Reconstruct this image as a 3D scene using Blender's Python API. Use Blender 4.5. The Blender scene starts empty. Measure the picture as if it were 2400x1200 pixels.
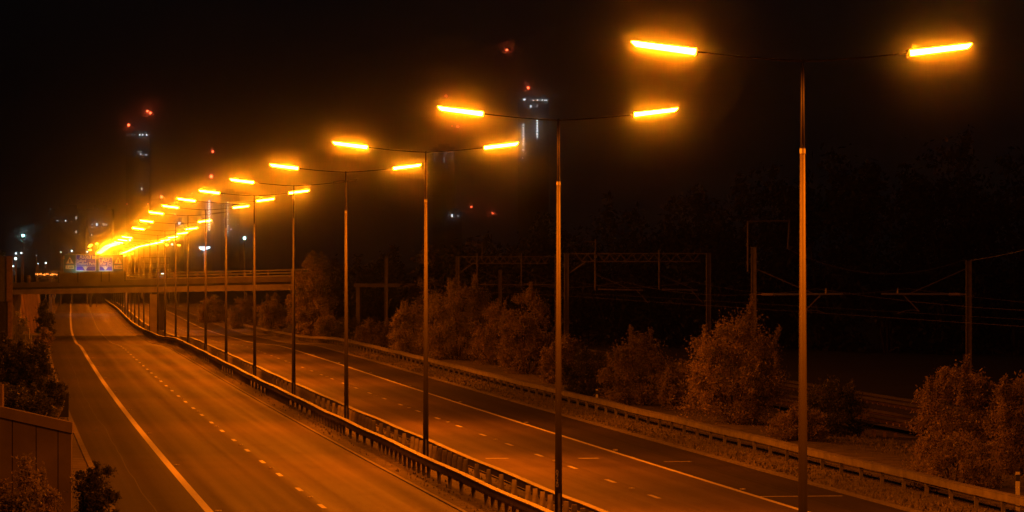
import bpy, math, random
import numpy as np
from mathutils import Vector
D = bpy.data; COL = bpy.context.scene.collection; SC = bpy.context.scene

# ------------------------------------------------------------------ camera, world, exposure
F = 9158.0; ZC = 7.8; HOR = 607.0           # focal length in photo pixels, eye height, horizon row (2400 x 1200 photo)
cam_d = D.cameras.new('camera'); cam = D.objects.new('camera', cam_d); COL.objects.link(cam)
cam.location = (0, 0, ZC); cam.rotation_euler = (math.radians(90), 0, 0)
cam_d.sensor_width = 36; cam_d.lens = F/2400*36; cam_d.shift_y = (HOR-600)/2400
cam_d.clip_start = 1.0; cam_d.clip_end = 20000
SC.camera = cam
W = D.worlds.new('World'); SC.world = W; W.use_nodes = True
bg = W.node_tree.nodes['Background']; bg.inputs[0].default_value = (0.75, 0.7, 0.9, 1); bg.inputs[1].default_value = 0.0026
SC.view_settings.view_transform = 'Standard'; SC.view_settings.look = 'None'
SC.view_settings.exposure = 0; SC.view_settings.gamma = 1
cy = SC.cycles
cy.use_denoising = True; cy.use_adaptive_sampling = False; cy.max_bounces = 4; cy.diffuse_bounces = 2; cy.glossy_bounces = 2; cy.transmission_bounces = 1
cy.volume_bounces = 0; cy.use_light_tree = True; cy.sample_clamp_indirect = 4; cy.caustics_reflective = False
LAMP = 480.0                                # radiance of a sodium bowl
SODIUM = (1.0, 0.14, 0.0010)
GLOW = (1.0, 0.27, 0.004)
DOWN = 2200.0                                 # watts thrown down by each lantern
HAZE = 0.00042

# ------------------------------------------------------------------ helpers
def P(px, py, Y): return Vector(((px-1200)*Y/F, Y, ZC+(HOR-py)*Y/F))

def newmat(name, col=(.5,.5,.5), rough=.6, metal=0., spec=.5, var=0., vscale=4., bump=0., bscale=30.):
    m = D.materials.new(name); m.use_nodes = True; nt = m.node_tree; b = nt.nodes['Principled BSDF']
    b.inputs['Base Color'].default_value = (*col, 1); b.inputs['Roughness'].default_value = rough
    b.inputs['Metallic'].default_value = metal; b.inputs['Specular IOR Level'].default_value = spec
    if var or bump:
        tc = nt.nodes.new('ShaderNodeTexCoord')
    if var:
        n = nt.nodes.new('ShaderNodeTexNoise'); n.inputs['Scale'].default_value = vscale; n.inputs['Detail'].default_value = 6
        nt.links.new(tc.outputs['Object'], n.inputs['Vector'])
        r = nt.nodes.new('ShaderNodeValToRGB'); e = r.color_ramp.elements
        e[0].position = .3; e[1].position = .72
        e[0].color = (*[c*(1-var) for c in col], 1); e[1].color = (*[min(1, c*(1+var)) for c in col], 1)
        nt.links.new(n.outputs['Fac'], r.inputs['Fac']); nt.links.new(r.outputs['Color'], b.inputs['Base Color'])
    if bump:
        n2 = nt.nodes.new('ShaderNodeTexNoise'); n2.inputs['Scale'].default_value = bscale; n2.inputs['Detail'].default_value = 4
        nt.links.new(tc.outputs['Object'], n2.inputs['Vector'])
        bp = nt.nodes.new('ShaderNodeBump'); bp.inputs['Strength'].default_value = bump; bp.inputs['Distance'].default_value = .03
        nt.links.new(n2.outputs['Fac'], bp.inputs['Height']); nt.links.new(bp.outputs['Normal'], b.inputs['Normal'])
    return m

def emis(name, col, s, light=False):
    m = D.materials.new(name); m.use_nodes = True; nt = m.node_tree; nt.nodes.clear()
    e = nt.nodes.new('ShaderNodeEmission'); o = nt.nodes.new('ShaderNodeOutputMaterial')
    e.inputs[0].default_value = (*col, 1); e.inputs[1].default_value = s
    nt.links.new(e.outputs[0], o.inputs['Surface'])
    m.cycles.emission_sampling = 'FRONT' if light else 'NONE'
    return m

class MB:
    def __init__(s): s.v = []; s.f = []
    def add(s, vs, fs):
        o = len(s.v); s.v += [tuple(v) for v in vs]; s.f += [tuple(i+o for i in f) for f in fs]; return s
    def box(s, x0, x1, y0, y1, z0, z1):
        return s.add([(x0,y0,z0),(x1,y0,z0),(x1,y1,z0),(x0,y1,z0),(x0,y0,z1),(x1,y0,z1),(x1,y1,z1),(x0,y1,z1)],
                     [(0,3,2,1),(4,5,6,7),(0,1,5,4),(1,2,6,5),(2,3,7,6),(3,0,4,7)])
    def tube(s, pts, rs, n=8, cap=True):
        pts = [Vector(p) for p in pts]
        if not hasattr(rs, '__len__'): rs = [rs]*len(pts)
        vs = []
        for i, p in enumerate(pts):
            t = (pts[min(i+1, len(pts)-1)] - pts[max(i-1, 0)]).normalized()
            a = t.orthogonal().normalized() if abs(t.z) < .9 else Vector((1,0,0)).cross(t).normalized()
            if abs(t.z) < .9: a = Vector((0,0,1)).cross(t).normalized()
            b = t.cross(a).normalized()
            for k in range(n):
                an = 2*math.pi*k/n; vs.append(p + (a*math.cos(an)+b*math.sin(an))*rs[i])
        fs = []
        for i in range(len(pts)-1):
            for k in range(n):
                fs.append((i*n+k, i*n+(k+1) % n, (i+1)*n+(k+1) % n, (i+1)*n+k))
        if cap: fs.append(tuple(reversed(range(n)))); fs.append(tuple((len(pts)-1)*n+k for k in range(n)))
        return s.add(vs, fs)
    def sweep(s, path, prof, closed=True):
        """path: list of (point, right, up); prof: list of (r,u)"""
        n = len(prof); vs = []; fs = []
        for p, r, u in path:
            for a, b in prof: vs.append(p + r*a + u*b)
        m = n if closed else n-1
        for i in range(len(path)-1):
            for k in range(m): fs.append((i*n+k, (i+1)*n+k, (i+1)*n+(k+1) % n, i*n+(k+1) % n))
        if closed: fs.append(tuple(range(n))); fs.append(tuple(reversed([(len(path)-1)*n+k for k in range(n)])))
        return s.add(vs, fs)
    def sphere(s, c, r, nu=10, nv=6, sc=(1,1,1)):
        c = Vector(c); vs = []; fs = []
        for j in range(nv+1):
            ph = math.pi*j/nv
            for i in range(nu):
                th = 2*math.pi*i/nu
                vs.append((c.x+r*sc[0]*math.sin(ph)*math.cos(th), c.y+r*sc[1]*math.sin(ph)*math.sin(th), c.z+r*sc[2]*math.cos(ph)))
        for j in range(nv):
            for i in range(nu): fs.append((j*nu+i, (j+1)*nu+i, (j+1)*nu+(i+1) % nu, j*nu+(i+1) % nu))
        return s.add(vs, fs)
    def beam(s, a, b, w, h=None):
        """box beam from a to b, width w, height h"""
        h = h or w; a = Vector(a); b = Vector(b); t = (b-a).normalized()
        r = t.cross(Vector((0,0,1)))
        if r.length < .05: r = Vector((1,0,0))
        r.normalize(); u = r.cross(t).normalized()
        return s.sweep([(a,r,u),(b,r,u)], [(-w/2,-h/2),(w/2,-h/2),(w/2,h/2),(-w/2,h/2)])
    def build(s, name, mat, parent=None, smooth=False, loc=None):
        me = D.meshes.new(name); me.from_pydata(s.v, [], s.f)
        if loc is not None:
            l = Vector(loc)
            for v in me.vertices: v.co -= l
        me.materials.append(mat)
        if smooth: me.polygons.foreach_set('use_smooth', [True]*len(me.polygons))
        me.validate(); o = D.objects.new(name, me); COL.objects.link(o)
        if loc is not None: o.location = loc
        if parent: o.parent = parent
        return o

def tag(o, label=None, cat=None, group=None, kind=None):
    if label: o['label'] = label
    if cat: o['category'] = cat
    if group: o['group'] = group
    if kind: o['kind'] = kind
    return o
def empty(name, loc, label, cat, group=None, rz=0):
    o = D.objects.new(name, None); o.empty_display_size = .3; COL.objects.link(o); o.location = loc; o.rotation_euler.z = rz
    return tag(o, label, cat, group)
def kids(o): return [c for c in D.objects if c.parent == o]
def copy_tree(o, tree, parent=None):
    c = o.copy(); COL.objects.link(c); c.parent = parent
    for ch, sub in tree: copy_tree(ch, sub, c)
    return c
def tree_of(o): return [(c, tree_of(c)) for c in kids(o)]

# ------------------------------------------------------------------ road alignment
POLE = [(78.9,1882),(112.6,1309),(146.3,998),(180,812),(213.7,688),(247.4,597),(281.1,530),(314.8,482),(348.5,441),(382.2,412),
        (415.9,387),(449.6,369.5),(483.3,352),(517,337)]
py_ = [(Y, (px-1200)*Y/F) for Y, px in POLE] + [(921, -94.5), (720, -71.8)]
cf = np.polyfit([a for a, b in py_], [b for a, b in py_], 4)
S0 = 940.0; x0_ = float(np.polyval(cf, S0)); d0_ = float(np.polyval(np.polyder(cf), S0))
def XC(y):
    if y > S0: return x0_ + d0_*(y-S0) + 0.00003*(y-S0)**2
    return float(np.polyval(cf, y))
def DX(y):
    if y > S0: return d0_ + 0.00006*(y-S0)
    return float(np.polyval(np.polyder(cf), y))
GT = [(-300,0),(280,0),(315,-.05),(348,-.14),(365,-.28),(382,-.55),(400,-.85),(416,-1.02),(450,-1.28),(483,-1.56),(517,-1.75),
      (551,-1.92),(618,-1.97),(720,-2.05),(921,-2.85),(1100,-3.2),(1500,-3.8),(6000,-5)]
def G(y):
    for i in range(len(GT)-1):
        if y <= GT[i+1][0]:
            (a, za), (b, zb) = GT[i], GT[i+1]
            def sl(j):
                if j <= 0 or j >= len(GT)-1: return 0
                return (GT[j+1][1]-GT[j-1][1])/(GT[j+1][0]-GT[j-1][0])
            h = b-a; t = max(0, (y-a)/h); m0 = sl(i)*h; m1 = sl(i+1)*h
            if i == 0: return 0
            return (2*t**3-3*t**2+1)*za + (t**3-2*t**2+t)*m0 + (-2*t**3+3*t**2)*zb + (t**3-t**2)*m1
    return GT[-1][1]
def R(off, s, h=0.):
    d = DX(s); n = math.hypot(1, d)
    return Vector((XC(s)+off/n, s-off*d/n, G(s)+h))
def frame(s):
    d = DX(s); n = math.hypot(1, d)
    return Vector((1/n, -d/n, 0)), Vector((0, 0, 1)), Vector((d/n, 1/n, 0))
def steps(a, b, ds):
    n = max(1, int(math.ceil((b-a)/ds))); return [a+(b-a)*i/n for i in range(n+1)]

# ------------------------------------------------------------------ materials
def road_mat(name, base, centre, bright):
    """asphalt with wheel tracks running along the lanes (UV: u = metres across, v = metres along)"""
    m = D.materials.new(name); m.use_nodes = True; nt = m.node_tree; b = nt.nodes['Principled BSDF']; L = nt.links
    uv = nt.nodes.new('ShaderNodeUVMap')
    def noise(su, sv, det=5, sc=1.):
        mp = nt.nodes.new('ShaderNodeMapping'); mp.inputs['Scale'].default_value = (su, sv, 1)
        L.new(uv.outputs[0], mp.inputs[0]); n = nt.nodes.new('ShaderNodeTexNoise'); n.inputs['Scale'].default_value = sc
        n.inputs['Detail'].default_value = det; L.new(mp.outputs[0], n.inputs['Vector']); return n.outputs['Fac']
    def mr(src, a, b_, c, d):
        n = nt.nodes.new('ShaderNodeMapRange'); L.new(src, n.inputs[0])
        for i, v in enumerate((a, b_, c, d)): n.inputs[i+1].default_value = v
        return n.outputs[0]
    def mul(a, b_):
        n = nt.nodes.new('ShaderNodeMath'); n.operation = 'MULTIPLY'; L.new(a, n.inputs[0]); L.new(b_, n.inputs[1]); return n.outputs[0]
    streak = mr(noise(1.1, .005), .34, .66, .78, 1.2)
    blot = mr(noise(.35, .02, 4), .3, .7, .88, 1.12)
    fine = mr(noise(9, 9, 3), .25, .75, .84, 1.16)
    band = mr(noise(.03, .16, 3), .35, .68, .86, 1.14)
    worn = mr(noise(2.2, .35, 5), .56, .68, 1.0, .82)
    sp = nt.nodes.new('ShaderNodeSeparateXYZ'); L.new(uv.outputs[0], sp.inputs[0])
    # wheel tracks: period = half a lane
    w = nt.nodes.new('ShaderNodeMath'); w.operation = 'MULTIPLY_ADD'; L.new(sp.outputs[0], w.inputs[0]); w.inputs[1].default_value = 2*math.pi/1.85; w.inputs[2].default_value = centre
    sn = nt.nodes.new('ShaderNodeMath'); sn.operation = 'SINE'; L.new(w.outputs[0], sn.inputs[0])
    tr = mr(sn.outputs[0], -1, 1, .90, 1.10)
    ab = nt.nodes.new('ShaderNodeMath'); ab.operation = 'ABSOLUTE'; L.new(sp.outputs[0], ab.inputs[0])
    inner_pale = mr(ab.outputs[0], 7.6, 3.6, .86, 1.26)  # paler towards the median, darker towards the shoulders
    tot = mul(inner_pale, mul(mul(mul(mul(mul(streak, blot), fine), tr), band), worn))
    hs = nt.nodes.new('ShaderNodeMix'); hs.data_type = 'RGBA'; hs.blend_type = 'MULTIPLY'; hs.inputs[0].default_value = 1
    hs.inputs[6].default_value = (*base, 1); L.new(tot, hs.inputs[7]); L.new(hs.outputs[2], b.inputs['Base Color'])
    L.new(mr(streak, .78, 1.2, .76, .6), b.inputs['Roughness'])
    b.inputs['Specular IOR Level'].default_value = bright
    nf = noise(14, 14, 3); bp = nt.nodes.new('ShaderNodeBump'); bp.inputs['Strength'].default_value = .35; bp.inputs['Distance'].default_value = .02
    L.new(nf, bp.inputs['Height']); L.new(bp.outputs[0], b.inputs['Normal'])
    return m
M = {}
M['lane'] = road_mat('asphalt_lanes', (.078,.062,.05), .6, .25)
M['lane_b'] = road_mat('asphalt_lanes_paler', (.108,.084,.066), 1.9, .25)
M['shoulder'] = road_mat('asphalt_shoulder', (.043,.035,.028), .3, .2)
M['median'] = newmat('median_gravel', (.075,.062,.05), .9, var=.55, vscale=1.7, bump=.6, bscale=12)
M['kerb'] = newmat('kerb_concrete', (.17,.155,.13), .8, var=.3, vscale=2)
M['paint'] = newmat('road_paint', (.62,.6,.55), .55, var=.25, vscale=9)
M['grass_soil'] = newmat('verge_soil', (.11,.095,.05), .95, var=.5, vscale=1.2, bump=.9, bscale=6)
M['blade'] = newmat('grass_blade', (.16,.14,.065), .7, var=.4, vscale=.8)
M['ground'] = newmat('rough_ground', (.03,.03,.016), .95, var=.4, vscale=.3)
M['ballast'] = newmat('ballast', (.09,.08,.07), .95, var=.5, vscale=5, bump=.9, bscale=14)
M['rail'] = newmat('rail_steel', (.18,.14,.11), .35, metal=.8)
M['galv'] = newmat('galvanised_steel', (.34,.33,.32), .42, metal=.55, var=.18, vscale=3)
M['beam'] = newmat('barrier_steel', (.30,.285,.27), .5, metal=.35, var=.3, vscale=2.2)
M['rail_shade'] = newmat('barrier_shaded_face', (.055,.047,.04), .7, metal=.2, var=.45, vscale=1.5)  # shade on the side of the median rails, put into their colour
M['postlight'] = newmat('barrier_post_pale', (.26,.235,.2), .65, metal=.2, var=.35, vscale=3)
M['post'] = newmat('barrier_post_steel', (.22,.205,.19), .6, metal=.3, var=.35, vscale=4)
M['oldsteel'] = newmat('weathered_rail_steel', (.21,.175,.15), .65, metal=.2, var=.3)
M['pole'] = newmat('lamp_column_paint', (.026,.023,.021), .62, metal=.0, spec=.25, var=.15, vscale=2)
M['arm'] = newmat('arm_dark_paint', (.03,.028,.026), .8, spec=.2)
M['housing'] = newmat('lantern_housing', (.25,.25,.24), .5)
M['bowl'] = emis('lit_sodium_bowl', GLOW, LAMP, True)
M['bowl_off'] = newmat('unlit_bowl', (.35,.34,.32), .3)
M['railing'] = newmat('bridge_railing', (.7,.62,.52), .5, metal=.0)
M['concrete'] = newmat('bridge_concrete', (.52,.45,.37), .85, var=.3, vscale=.7)
M['parapet'] = newmat('parapet_concrete', (.27,.235,.19), .85, var=.35, vscale=.5)
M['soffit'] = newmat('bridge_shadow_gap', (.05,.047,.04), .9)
M['sheet'] = newmat('ribbed_retaining_steel', (.26,.165,.10), .75, var=.4, vscale=1)
M['wallpanel'] = newmat('panel_wall', (.21,.165,.12), .85, var=.35, vscale=.8)
M['coping'] = newmat('wall_coping', (.27,.21,.15), .8, var=.3, vscale=1.5)
M['joint'] = newmat('panel_joint', (.03,.026,.022), .9)
M['tar'] = newmat('tar_seam', (.02,.019,.018), .6)
M['dark'] = newmat('dark_metal', (.03,.03,.035), .6)
M['bluegrey'] = newmat('blue_grey_panel', (.10,.11,.22), .6, var=.2)
M['signblue'] = newmat('sign_blue', (.02,.012,.5), .8, spec=.1)
M['signgreen'] = newmat('sign_backboard_green', (.045,.10,.065), .6)
M['signwhite'] = newmat('sign_white', (.62,.62,.58), .7)
M['signyellow'] = newmat('sign_cream', (.75,.62,.25), .5)
M['signred'] = newmat('sign_dark_red', (.25,.04,.02), .5)
M['black'] = newmat('sign_black', (.02,.02,.02), .6)
M['wood'] = newmat('timber', (.22,.15,.09), .85, var=.35, vscale=5)
M['bark'] = newmat('bark', (.07,.055,.04), .9)
M['tower'] = newmat('tower_cladding', (.012,.012,.014), .9, spec=.1)
M['wire'] = newmat('wire', (.35,.28,.2), .5, metal=.6)
M['insul'] = newmat('insulator', (.45,.35,.28), .4)
def leafmat(name, c1, c2, sc=.9):
    m = newmat(name, c1, .55, spec=.4, var=.3, vscale=sc)
    r = [n for n in m.node_tree.nodes if n.type == 'VALTORGB'][0]
    r.color_ramp.elements[0].color = (*c1, 1); r.color_ramp.elements[1].color = (*c2, 1)
    nt = m.node_tree; tl = nt.nodes.new('ShaderNodeBsdfTranslucent'); ad = nt.nodes.new('ShaderNodeAddShader'); out = [n for n in nt.nodes if n.type == 'OUTPUT_MATERIAL'][0]
    nt.links.new(r.outputs['Color'], tl.inputs[0]); nt.links.new(nt.nodes['Principled BSDF'].outputs[0], ad.inputs[0]); nt.links.new(tl.outputs[0], ad.inputs[1]); nt.links.new(ad.outputs[0], out.inputs['Surface'])
    return m
M['leafA'] = leafmat('foliage_broad', (.09,.085,.045), (.30,.24,.12))
M['leafB'] = leafmat('foliage_dark', (.03,.032,.015), (.07,.07,.03))
M['leafC'] = leafmat('foliage_brownish', (.09,.075,.04), (.25,.20,.10), 1.6)
M['leafD'] = leafmat('foliage_nearly_black', (.006,.006,.003), (.016,.015,.007))  # darkened leaf copy; the back trees' lack of light is in the colour
M['leafG'] = leafmat('foliage_green', (.03,.08,.03), (.07,.15,.06))
M['leafS'] = leafmat('foliage_silver', (.12,.13,.12), (.25,.26,.24), 1.6)
M['w_cool'] = emis('lit_window_cool', (.9,.95,1), 5); M['w_dim'] = emis('lit_window_dim', (.95,.9,.85), 1.1); M['w_warm'] = emis('lit_window_warm', (1,.8,.55), 9)
M['beacon'] = emis('red_beacon', (1,.10,.03), 26)
M['white_lamp'] = emis('white_lamp', (.7,1,.95), 12); M['orange_lamp'] = emis('small_sodium', (1,.36,.01), 30)
M['globe'] = emis('globe_lamp', (.85,1,.92), 5)
M['cyan_lamp'] = emis('cyan_white_lamp', (.45,.95,1), 14)
M['flood'] = emis('sign_floodlight', (.62,1,.78), 28, True)
M['canopy_light'] = emis('canopy_light', (.65,.88,1), 3.5)
M['orange_shapes'] = emis('orange_glow_emission', (1,.25,.03), 3)

# ------------------------------------------------------------------ setting: ground, carriageways, markings
def strip(name, o0, o1, h, mat, a=60, b=1500, ds=6., uv=False, across=1, h1=None):
    ss = steps(a, b, ds); offs = [o0+(o1-o0)*i/across for i in range(across+1)]; vs = []; fs = []
    for s in ss:
        for i, o in enumerate(offs):
            hh = h if h1 is None else h+(h1-h)*i/across
            vs.append(R(o, s, hh))
    n = across+1
    for i in range(len(ss)-1):
        for k in range(across): fs.append((i*n+k, i*n+k+1, (i+1)*n+k+1, (i+1)*n+k))
    mb = MB().add(vs, fs); ob = mb.build(name, mat)
    if uv:
        me = ob.data; ul = me.uv_layers.new(name='UVMap')
        for lp in me.loops:
            i, k = divmod(lp.vertex_index, n); ul.data[lp.index].uv = (offs[k], ss[i])
    return ob
def struct(o): o['kind'] = 'structure'; return o
# broad ground sheet to the horizon
xs = [-2400,-1200,-600,-300,-150,-80,-40,-20,0,20,40,80,150,300,600,1200,2400]
ys = [-20,40]+[60+12*i for i in range(60)]+[800,900,1000,1200,1500,2000,3000,4000,5300]
vs = [(x, y, G(y)-.14) for y in ys for x in xs]; n = len(xs)
fs = [(j*n+i, j*n+i+1, (j+1)*n+i+1, (j+1)*n+i) for j in range(len(ys)-1) for i in range(n-1)]
struct(MB().add(vs, fs).build('ground', M['ground']))
struct(strip('carriageway', -9.5, -1.8, .0, M['lane'], uv=True, across=4))
struct(strip('carriageway', 1.8, 8.75, .0, M['lane_b'], uv=True, across=4))
struct(strip('hard_shoulder', -12.4, -9.5, .0, M['shoulder'], uv=True, across=2))
struct(strip('hard_shoulder', 8.75, 11.9, .0, M['shoulder'], uv=True, across=2))
struct(strip('central_reserve', -1.65, 1.65, .05, M['median'], across=3))
mb = MB()
for o in (-1.8, 1.65):
    mb.sweep([(R(o, s, -.02),)+frame(s)[:2] for s in steps(60, 1200, 7)], [(0,0),(.15,0),(.15,.06),(0,.06)])
for o in (-12.55, 11.9):
    mb.sweep([(R(o, s, -.02),)+frame(s)[:2] for s in steps(60, 1200, 7)], [(0,0),(.22,0),(.22,.08),(0,.08)])
struct(mb.build('kerb', M['kerb']))
struct(strip('verge', 12.1, 17.5, .03, M['grass_soil'], across=3, h1=.15))
struct(strip('verge', 17.5, 24.4, .15, M['grass_soil'], across=3, h1=-.1))
struct(strip('verge', -19, -12.55, .15, M['grass_soil'], across=3, h1=.03))
struct(strip('ballast_bed', 24.4, 33.4, .12, M['ballast'], across=2, b=900))
# painted markings
mb = MB()
def paint(o0, o1, a, b, ds=6):
    ss = steps(a, b, ds); v = []; f = []
    for s in ss: v += [R(o0, s, .006), R(o1, s, .006)]
    for i in range(len(ss)-1): f.append((2*i, 2*i+1, 2*i+3, 2*i+2))
    mb.add(v, f)
paint(-9.62, -9.36, 60, 1040); paint(8.66, 8.86, 60, 1040)
for i in range(-7, 100):
    paint(-5.90, -5.74, 124+9*i-1, 124+9*i+1, 3); paint(5.33, 5.49, 127.5+9*i-1, 127.5+9*i+1, 3)
paint(3.0, 3.9, 152.1, 152.55, 1); paint(6.6, 7.4, 151.7, 152.15, 1)
paint(8.86, 11.6, 126.9, 127.15, 1); paint(9.5, 10.6, 149, 149.2, 1)
struct(mb.build('road_markings', M['paint']))

mb = MB(); rg0 = random.Random(9)
def seam(o, a, b, w, wob):
    ss = steps(a, b, 4); v = []; f = []; d = 0
    for q_ in ss:
        d = d*.8+rg0.uniform(-wob, wob); v += [R(o+d, q_, .003), R(o+d+w, q_, .003)]
    for i in range(len(ss)-1): f.append((2*i, 2*i+1, 2*i+3, 2*i+2))
    mb.add(v, f)
seam(-5.62, 100, 600, .05, .01); seam(-11.1, 100, 420, .05, .06); seam(5.6, 100, 600, .04, .01); seam(10.4, 100, 420, .04, .05)
for q_ in (128, 171, 214, 262, 305, 351):
    for o0, o1 in ((-12.3,-9.7),(9.0,11.8)):
        v = [R(o0, q_, .003), R(o1, q_+.3, .003), R(o1, q_+.38, .003), R(o0, q_+.08, .003)]; mb.add(v, [(0,1,2,3)])
struct(mb.build('road_tar_seams', M['tar']))

# ------------------------------------------------------------------ road studs
rs = MB().box(-.05,.05,-.06,.06,0,.018); rb_ = MB()
studm = newmat('stud_casting', (.6,.57,.5), .4); studr = newmat('stud_reflector', (.95,.93,.85), .12, metal=.6)
studr.node_tree.nodes['Principled BSDF'].inputs['Emission Strength'].default_value = 0
proto = None
for o, s0, lab, grp, n in ((-5.82, 128.5, 'tiny glinting road stud between the lane dashes left of the median', 'studs along the left lane line', 16),
                      (5.41, 132., 'tiny glinting road stud between the lane dashes right of the median', 'studs along the right lane line', 14),
                      (-9.2, 122., 'tiny glinting road stud beside the thick left edge line', 'studs along the left edge line', 9),
                      (9.05, 131., 'tiny glinting road stud beside the thin right edge line', 'studs along the right edge line', 8)):
    for i in range(n):
        s = s0 + 18*i*(1 if o in (-5.82, 5.41) else 1.5); p = R(o, s, .004)
        if proto is None:
            e = empty('road_stud', p, lab, 'road stud', grp)
            MB().box(-.09,.09,-.07,.07,0,.03).build('casting', studm, e)
            for sx in (-.055, .055): MB().box(sx-.025,sx+.025,-.085,-.0705,.005,.035).build('reflector', studr, e)
            proto = e; ptree = tree_of(e)
        else:
            e = copy_tree(proto, ptree); e.location = p
        e['label'] = lab; e['group'] = grp

# ------------------------------------------------------------------ lamp columns
def lantern(parent, sx, lit, mats=None):
    """bowl and canopy; local X points outwards (sx = -1 left, 1 right); tilted up to the outside"""
    t = math.radians(6.6); cx, cz = 2.85, 4.25+ZC-.0
    def w(u, v, z):   # u along, v across, z up in lantern frame
        x = u*math.cos(t) - z*math.sin(t); zz = u*math.sin(t) + z*math.cos(t)
        return (sx*(cx+x), v, cz+zz)
    L = .66
    # housing: slim ridge above the bowl
    vs = [w(-L,-.12,.05), w(L,-.12,.05), w(L,.12,.05), w(-L,.12,.05), w(-L,-.09,.075), w(L-.03,-.09,.075), w(L-.03,.09,.075), w(-L,.09,.075)]
    fs = [(0,3,2,1),(4,5,6,7),(0,1,5,4),(1,2,6,5),(2,3,7,6),(3,0,4,7)]
    if sx < 0: fs = [tuple(reversed(f)) for f in fs]
    ve = [w(-L-.03,-.12,-.085), w(-L+.005,-.12,-.085), w(-L+.005,.12,-.085), w(-L-.03,.12,-.085), w(-L-.03,-.12,.072), w(-L+.005,-.12,.072), w(-L+.005,.12,.072), w(-L-.03,.12,.072)]
    c = MB().add(vs, fs).add(ve, fs).build('lantern', M['housing'], parent)
    # bowl: tapered trough, chamfered outer end
    vs = [w(-L+.01,-.115,.048), w(L-.01,-.115,.048), w(L-.01,.115,.048), w(-L+.01,.115,.048),
          w(-L+.03,-.085,-.062), w(L-.11,-.085,-.042), w(L-.11,.085,-.042), w(-L+.03,.085,-.062)]
    fs = [(0,1,2,3),(4,7,6,5),(0,4,5,1),(1,5,6,2),(2,6,7,3),(3,7,4,0)]
    if sx < 0: fs = [tuple(reversed(f)) for f in fs]
    MB().add(vs, fs).build('bowl', M['bowl'] if lit else M['bowl_off'], c)
    if not lit: c['label'] = 'unlit lantern'
    else:
        ld = D.lights.get('lantern_light') or D.lights.new('lantern_light', 'AREA')
        ld.shape = 'RECTANGLE'; ld.size = 1.1; ld.size_y = .15; ld.energy = DOWN; ld.color = SODIUM; ld.spread = math.radians(180)
        lo = D.objects.new('lantern_light', ld); COL.objects.link(lo); lo.parent = c
        lo.location = w(-.03, 0, -.085); lo.rotation_euler = (0, -sx*t, 0)
    # arm
    xi = 2.85-.66*math.cos(t); zi = 12.05-.66*math.sin(t)
    pts = [(0, 0, 11.80), (sx*.5, 0, 11.82), (sx*1.3, 0, 11.88), (sx*xi, 0, zi)]
    MB().tube(pts, [.022,.021,.018,.016], 8).build('arm', M['arm'], parent, True)

ORD = ['first','second','third','fourth','fifth','sixth','seventh','eighth','ninth','tenth','eleventh','twelfth','thirteenth','fourteenth',
       'fifteenth','sixteenth','seventeenth','eighteenth','nineteenth','twentieth','twenty-first','twenty-second','twenty-third','twenty-fourth','twenty-fifth','twenty-sixth','twenty-seventh']
def column(lit_l, lit_r):
    e = empty('lamp_column', (0,0,0), '', 'lamp column', 'twin-armed lamp columns along the central reserve')
    MB().tube([(0,0,-.1),(0,0,1.4),(0,0,10.0)], [.112,.105,.052], 14).build('lower_pole', M['pole'], e, True)
    MB().tube([(0,0,9.99),(0,0,11.84)], [.040,.032], 12).build('upper_pole', M['pole'], e, True)
    MB().tube([(0,0,9.93),(0,0,10.03)], [.06,.06], 12).build('collar', M['galv'], e)
    MB().box(-.035,.035,-.122,-.1,.35,1.05).build('service_door', M['post'], e)
    lantern(e, -1, lit_l); lantern(e, 1, lit_r)
    return e
cols = {}
unlit = {5: 'r', 9: 'r', 12: 'l'}
zoff = {10: -.05, 11: 0, 12: 0}
for i in range(26):
    k = i+1; Y = 78.9+33.7*i
    u = unlit.get(k, ''); key = u
    if key not in cols:
        c = column('l' not in u, 'r' not in u); cols[key] = (c, tree_of(c))
    else: c = copy_tree(*cols[key])
    x = (POLE[i][1]-1200)*Y/F if i < 14 else XC(Y)
    c.location = (x, Y, G(Y)); lr = random.Random(k*7); c.rotation_euler = (math.radians(lr.uniform(-.25,.25)), math.radians(lr.uniform(-.18,.18)*(.25 if k < 4 else 1)), math.atan2(-DX(Y), 1))
    where = {1: 'nearest and tallest twin-armed lamp column, standing farthest right', 2: 'second lamp column from the camera, with a small number strip on its pole',
             3: 'third lamp column from the camera, left of the pair of railway portals', 4: 'fourth lamp column from the camera, standing left of the tall bushes',
             5: 'fifth lamp column from the camera, its right lantern dark', 9: 'ninth lamp column from the camera, its right lantern dark, just before the road bridge',
             12: 'twelfth lamp column, its left lantern dark, touching the bridge pier'}.get(k)
    if where is None:
        where = f'{ORD[i]} lamp column from the camera, both lanterns glowing orange, ' + ('between camera and road bridge' if k < 13 else 'far off beyond the road bridge')
    c['label'] = where
    if k == 2: col2 = c
    if k == 1: pass
for Y, lab in ((45.2, 'lamp column nearer than the nearest visible one, just outside the right edge'), (11.5, 'lamp column beside the viewpoint, outside the right edge')):
    c = copy_tree(*cols['']); c.location = (5.94+(78.9-Y)*.1365, Y, 0); c.rotation_euler.z = math.atan2(.1365, 1); c['label'] = lab
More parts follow.
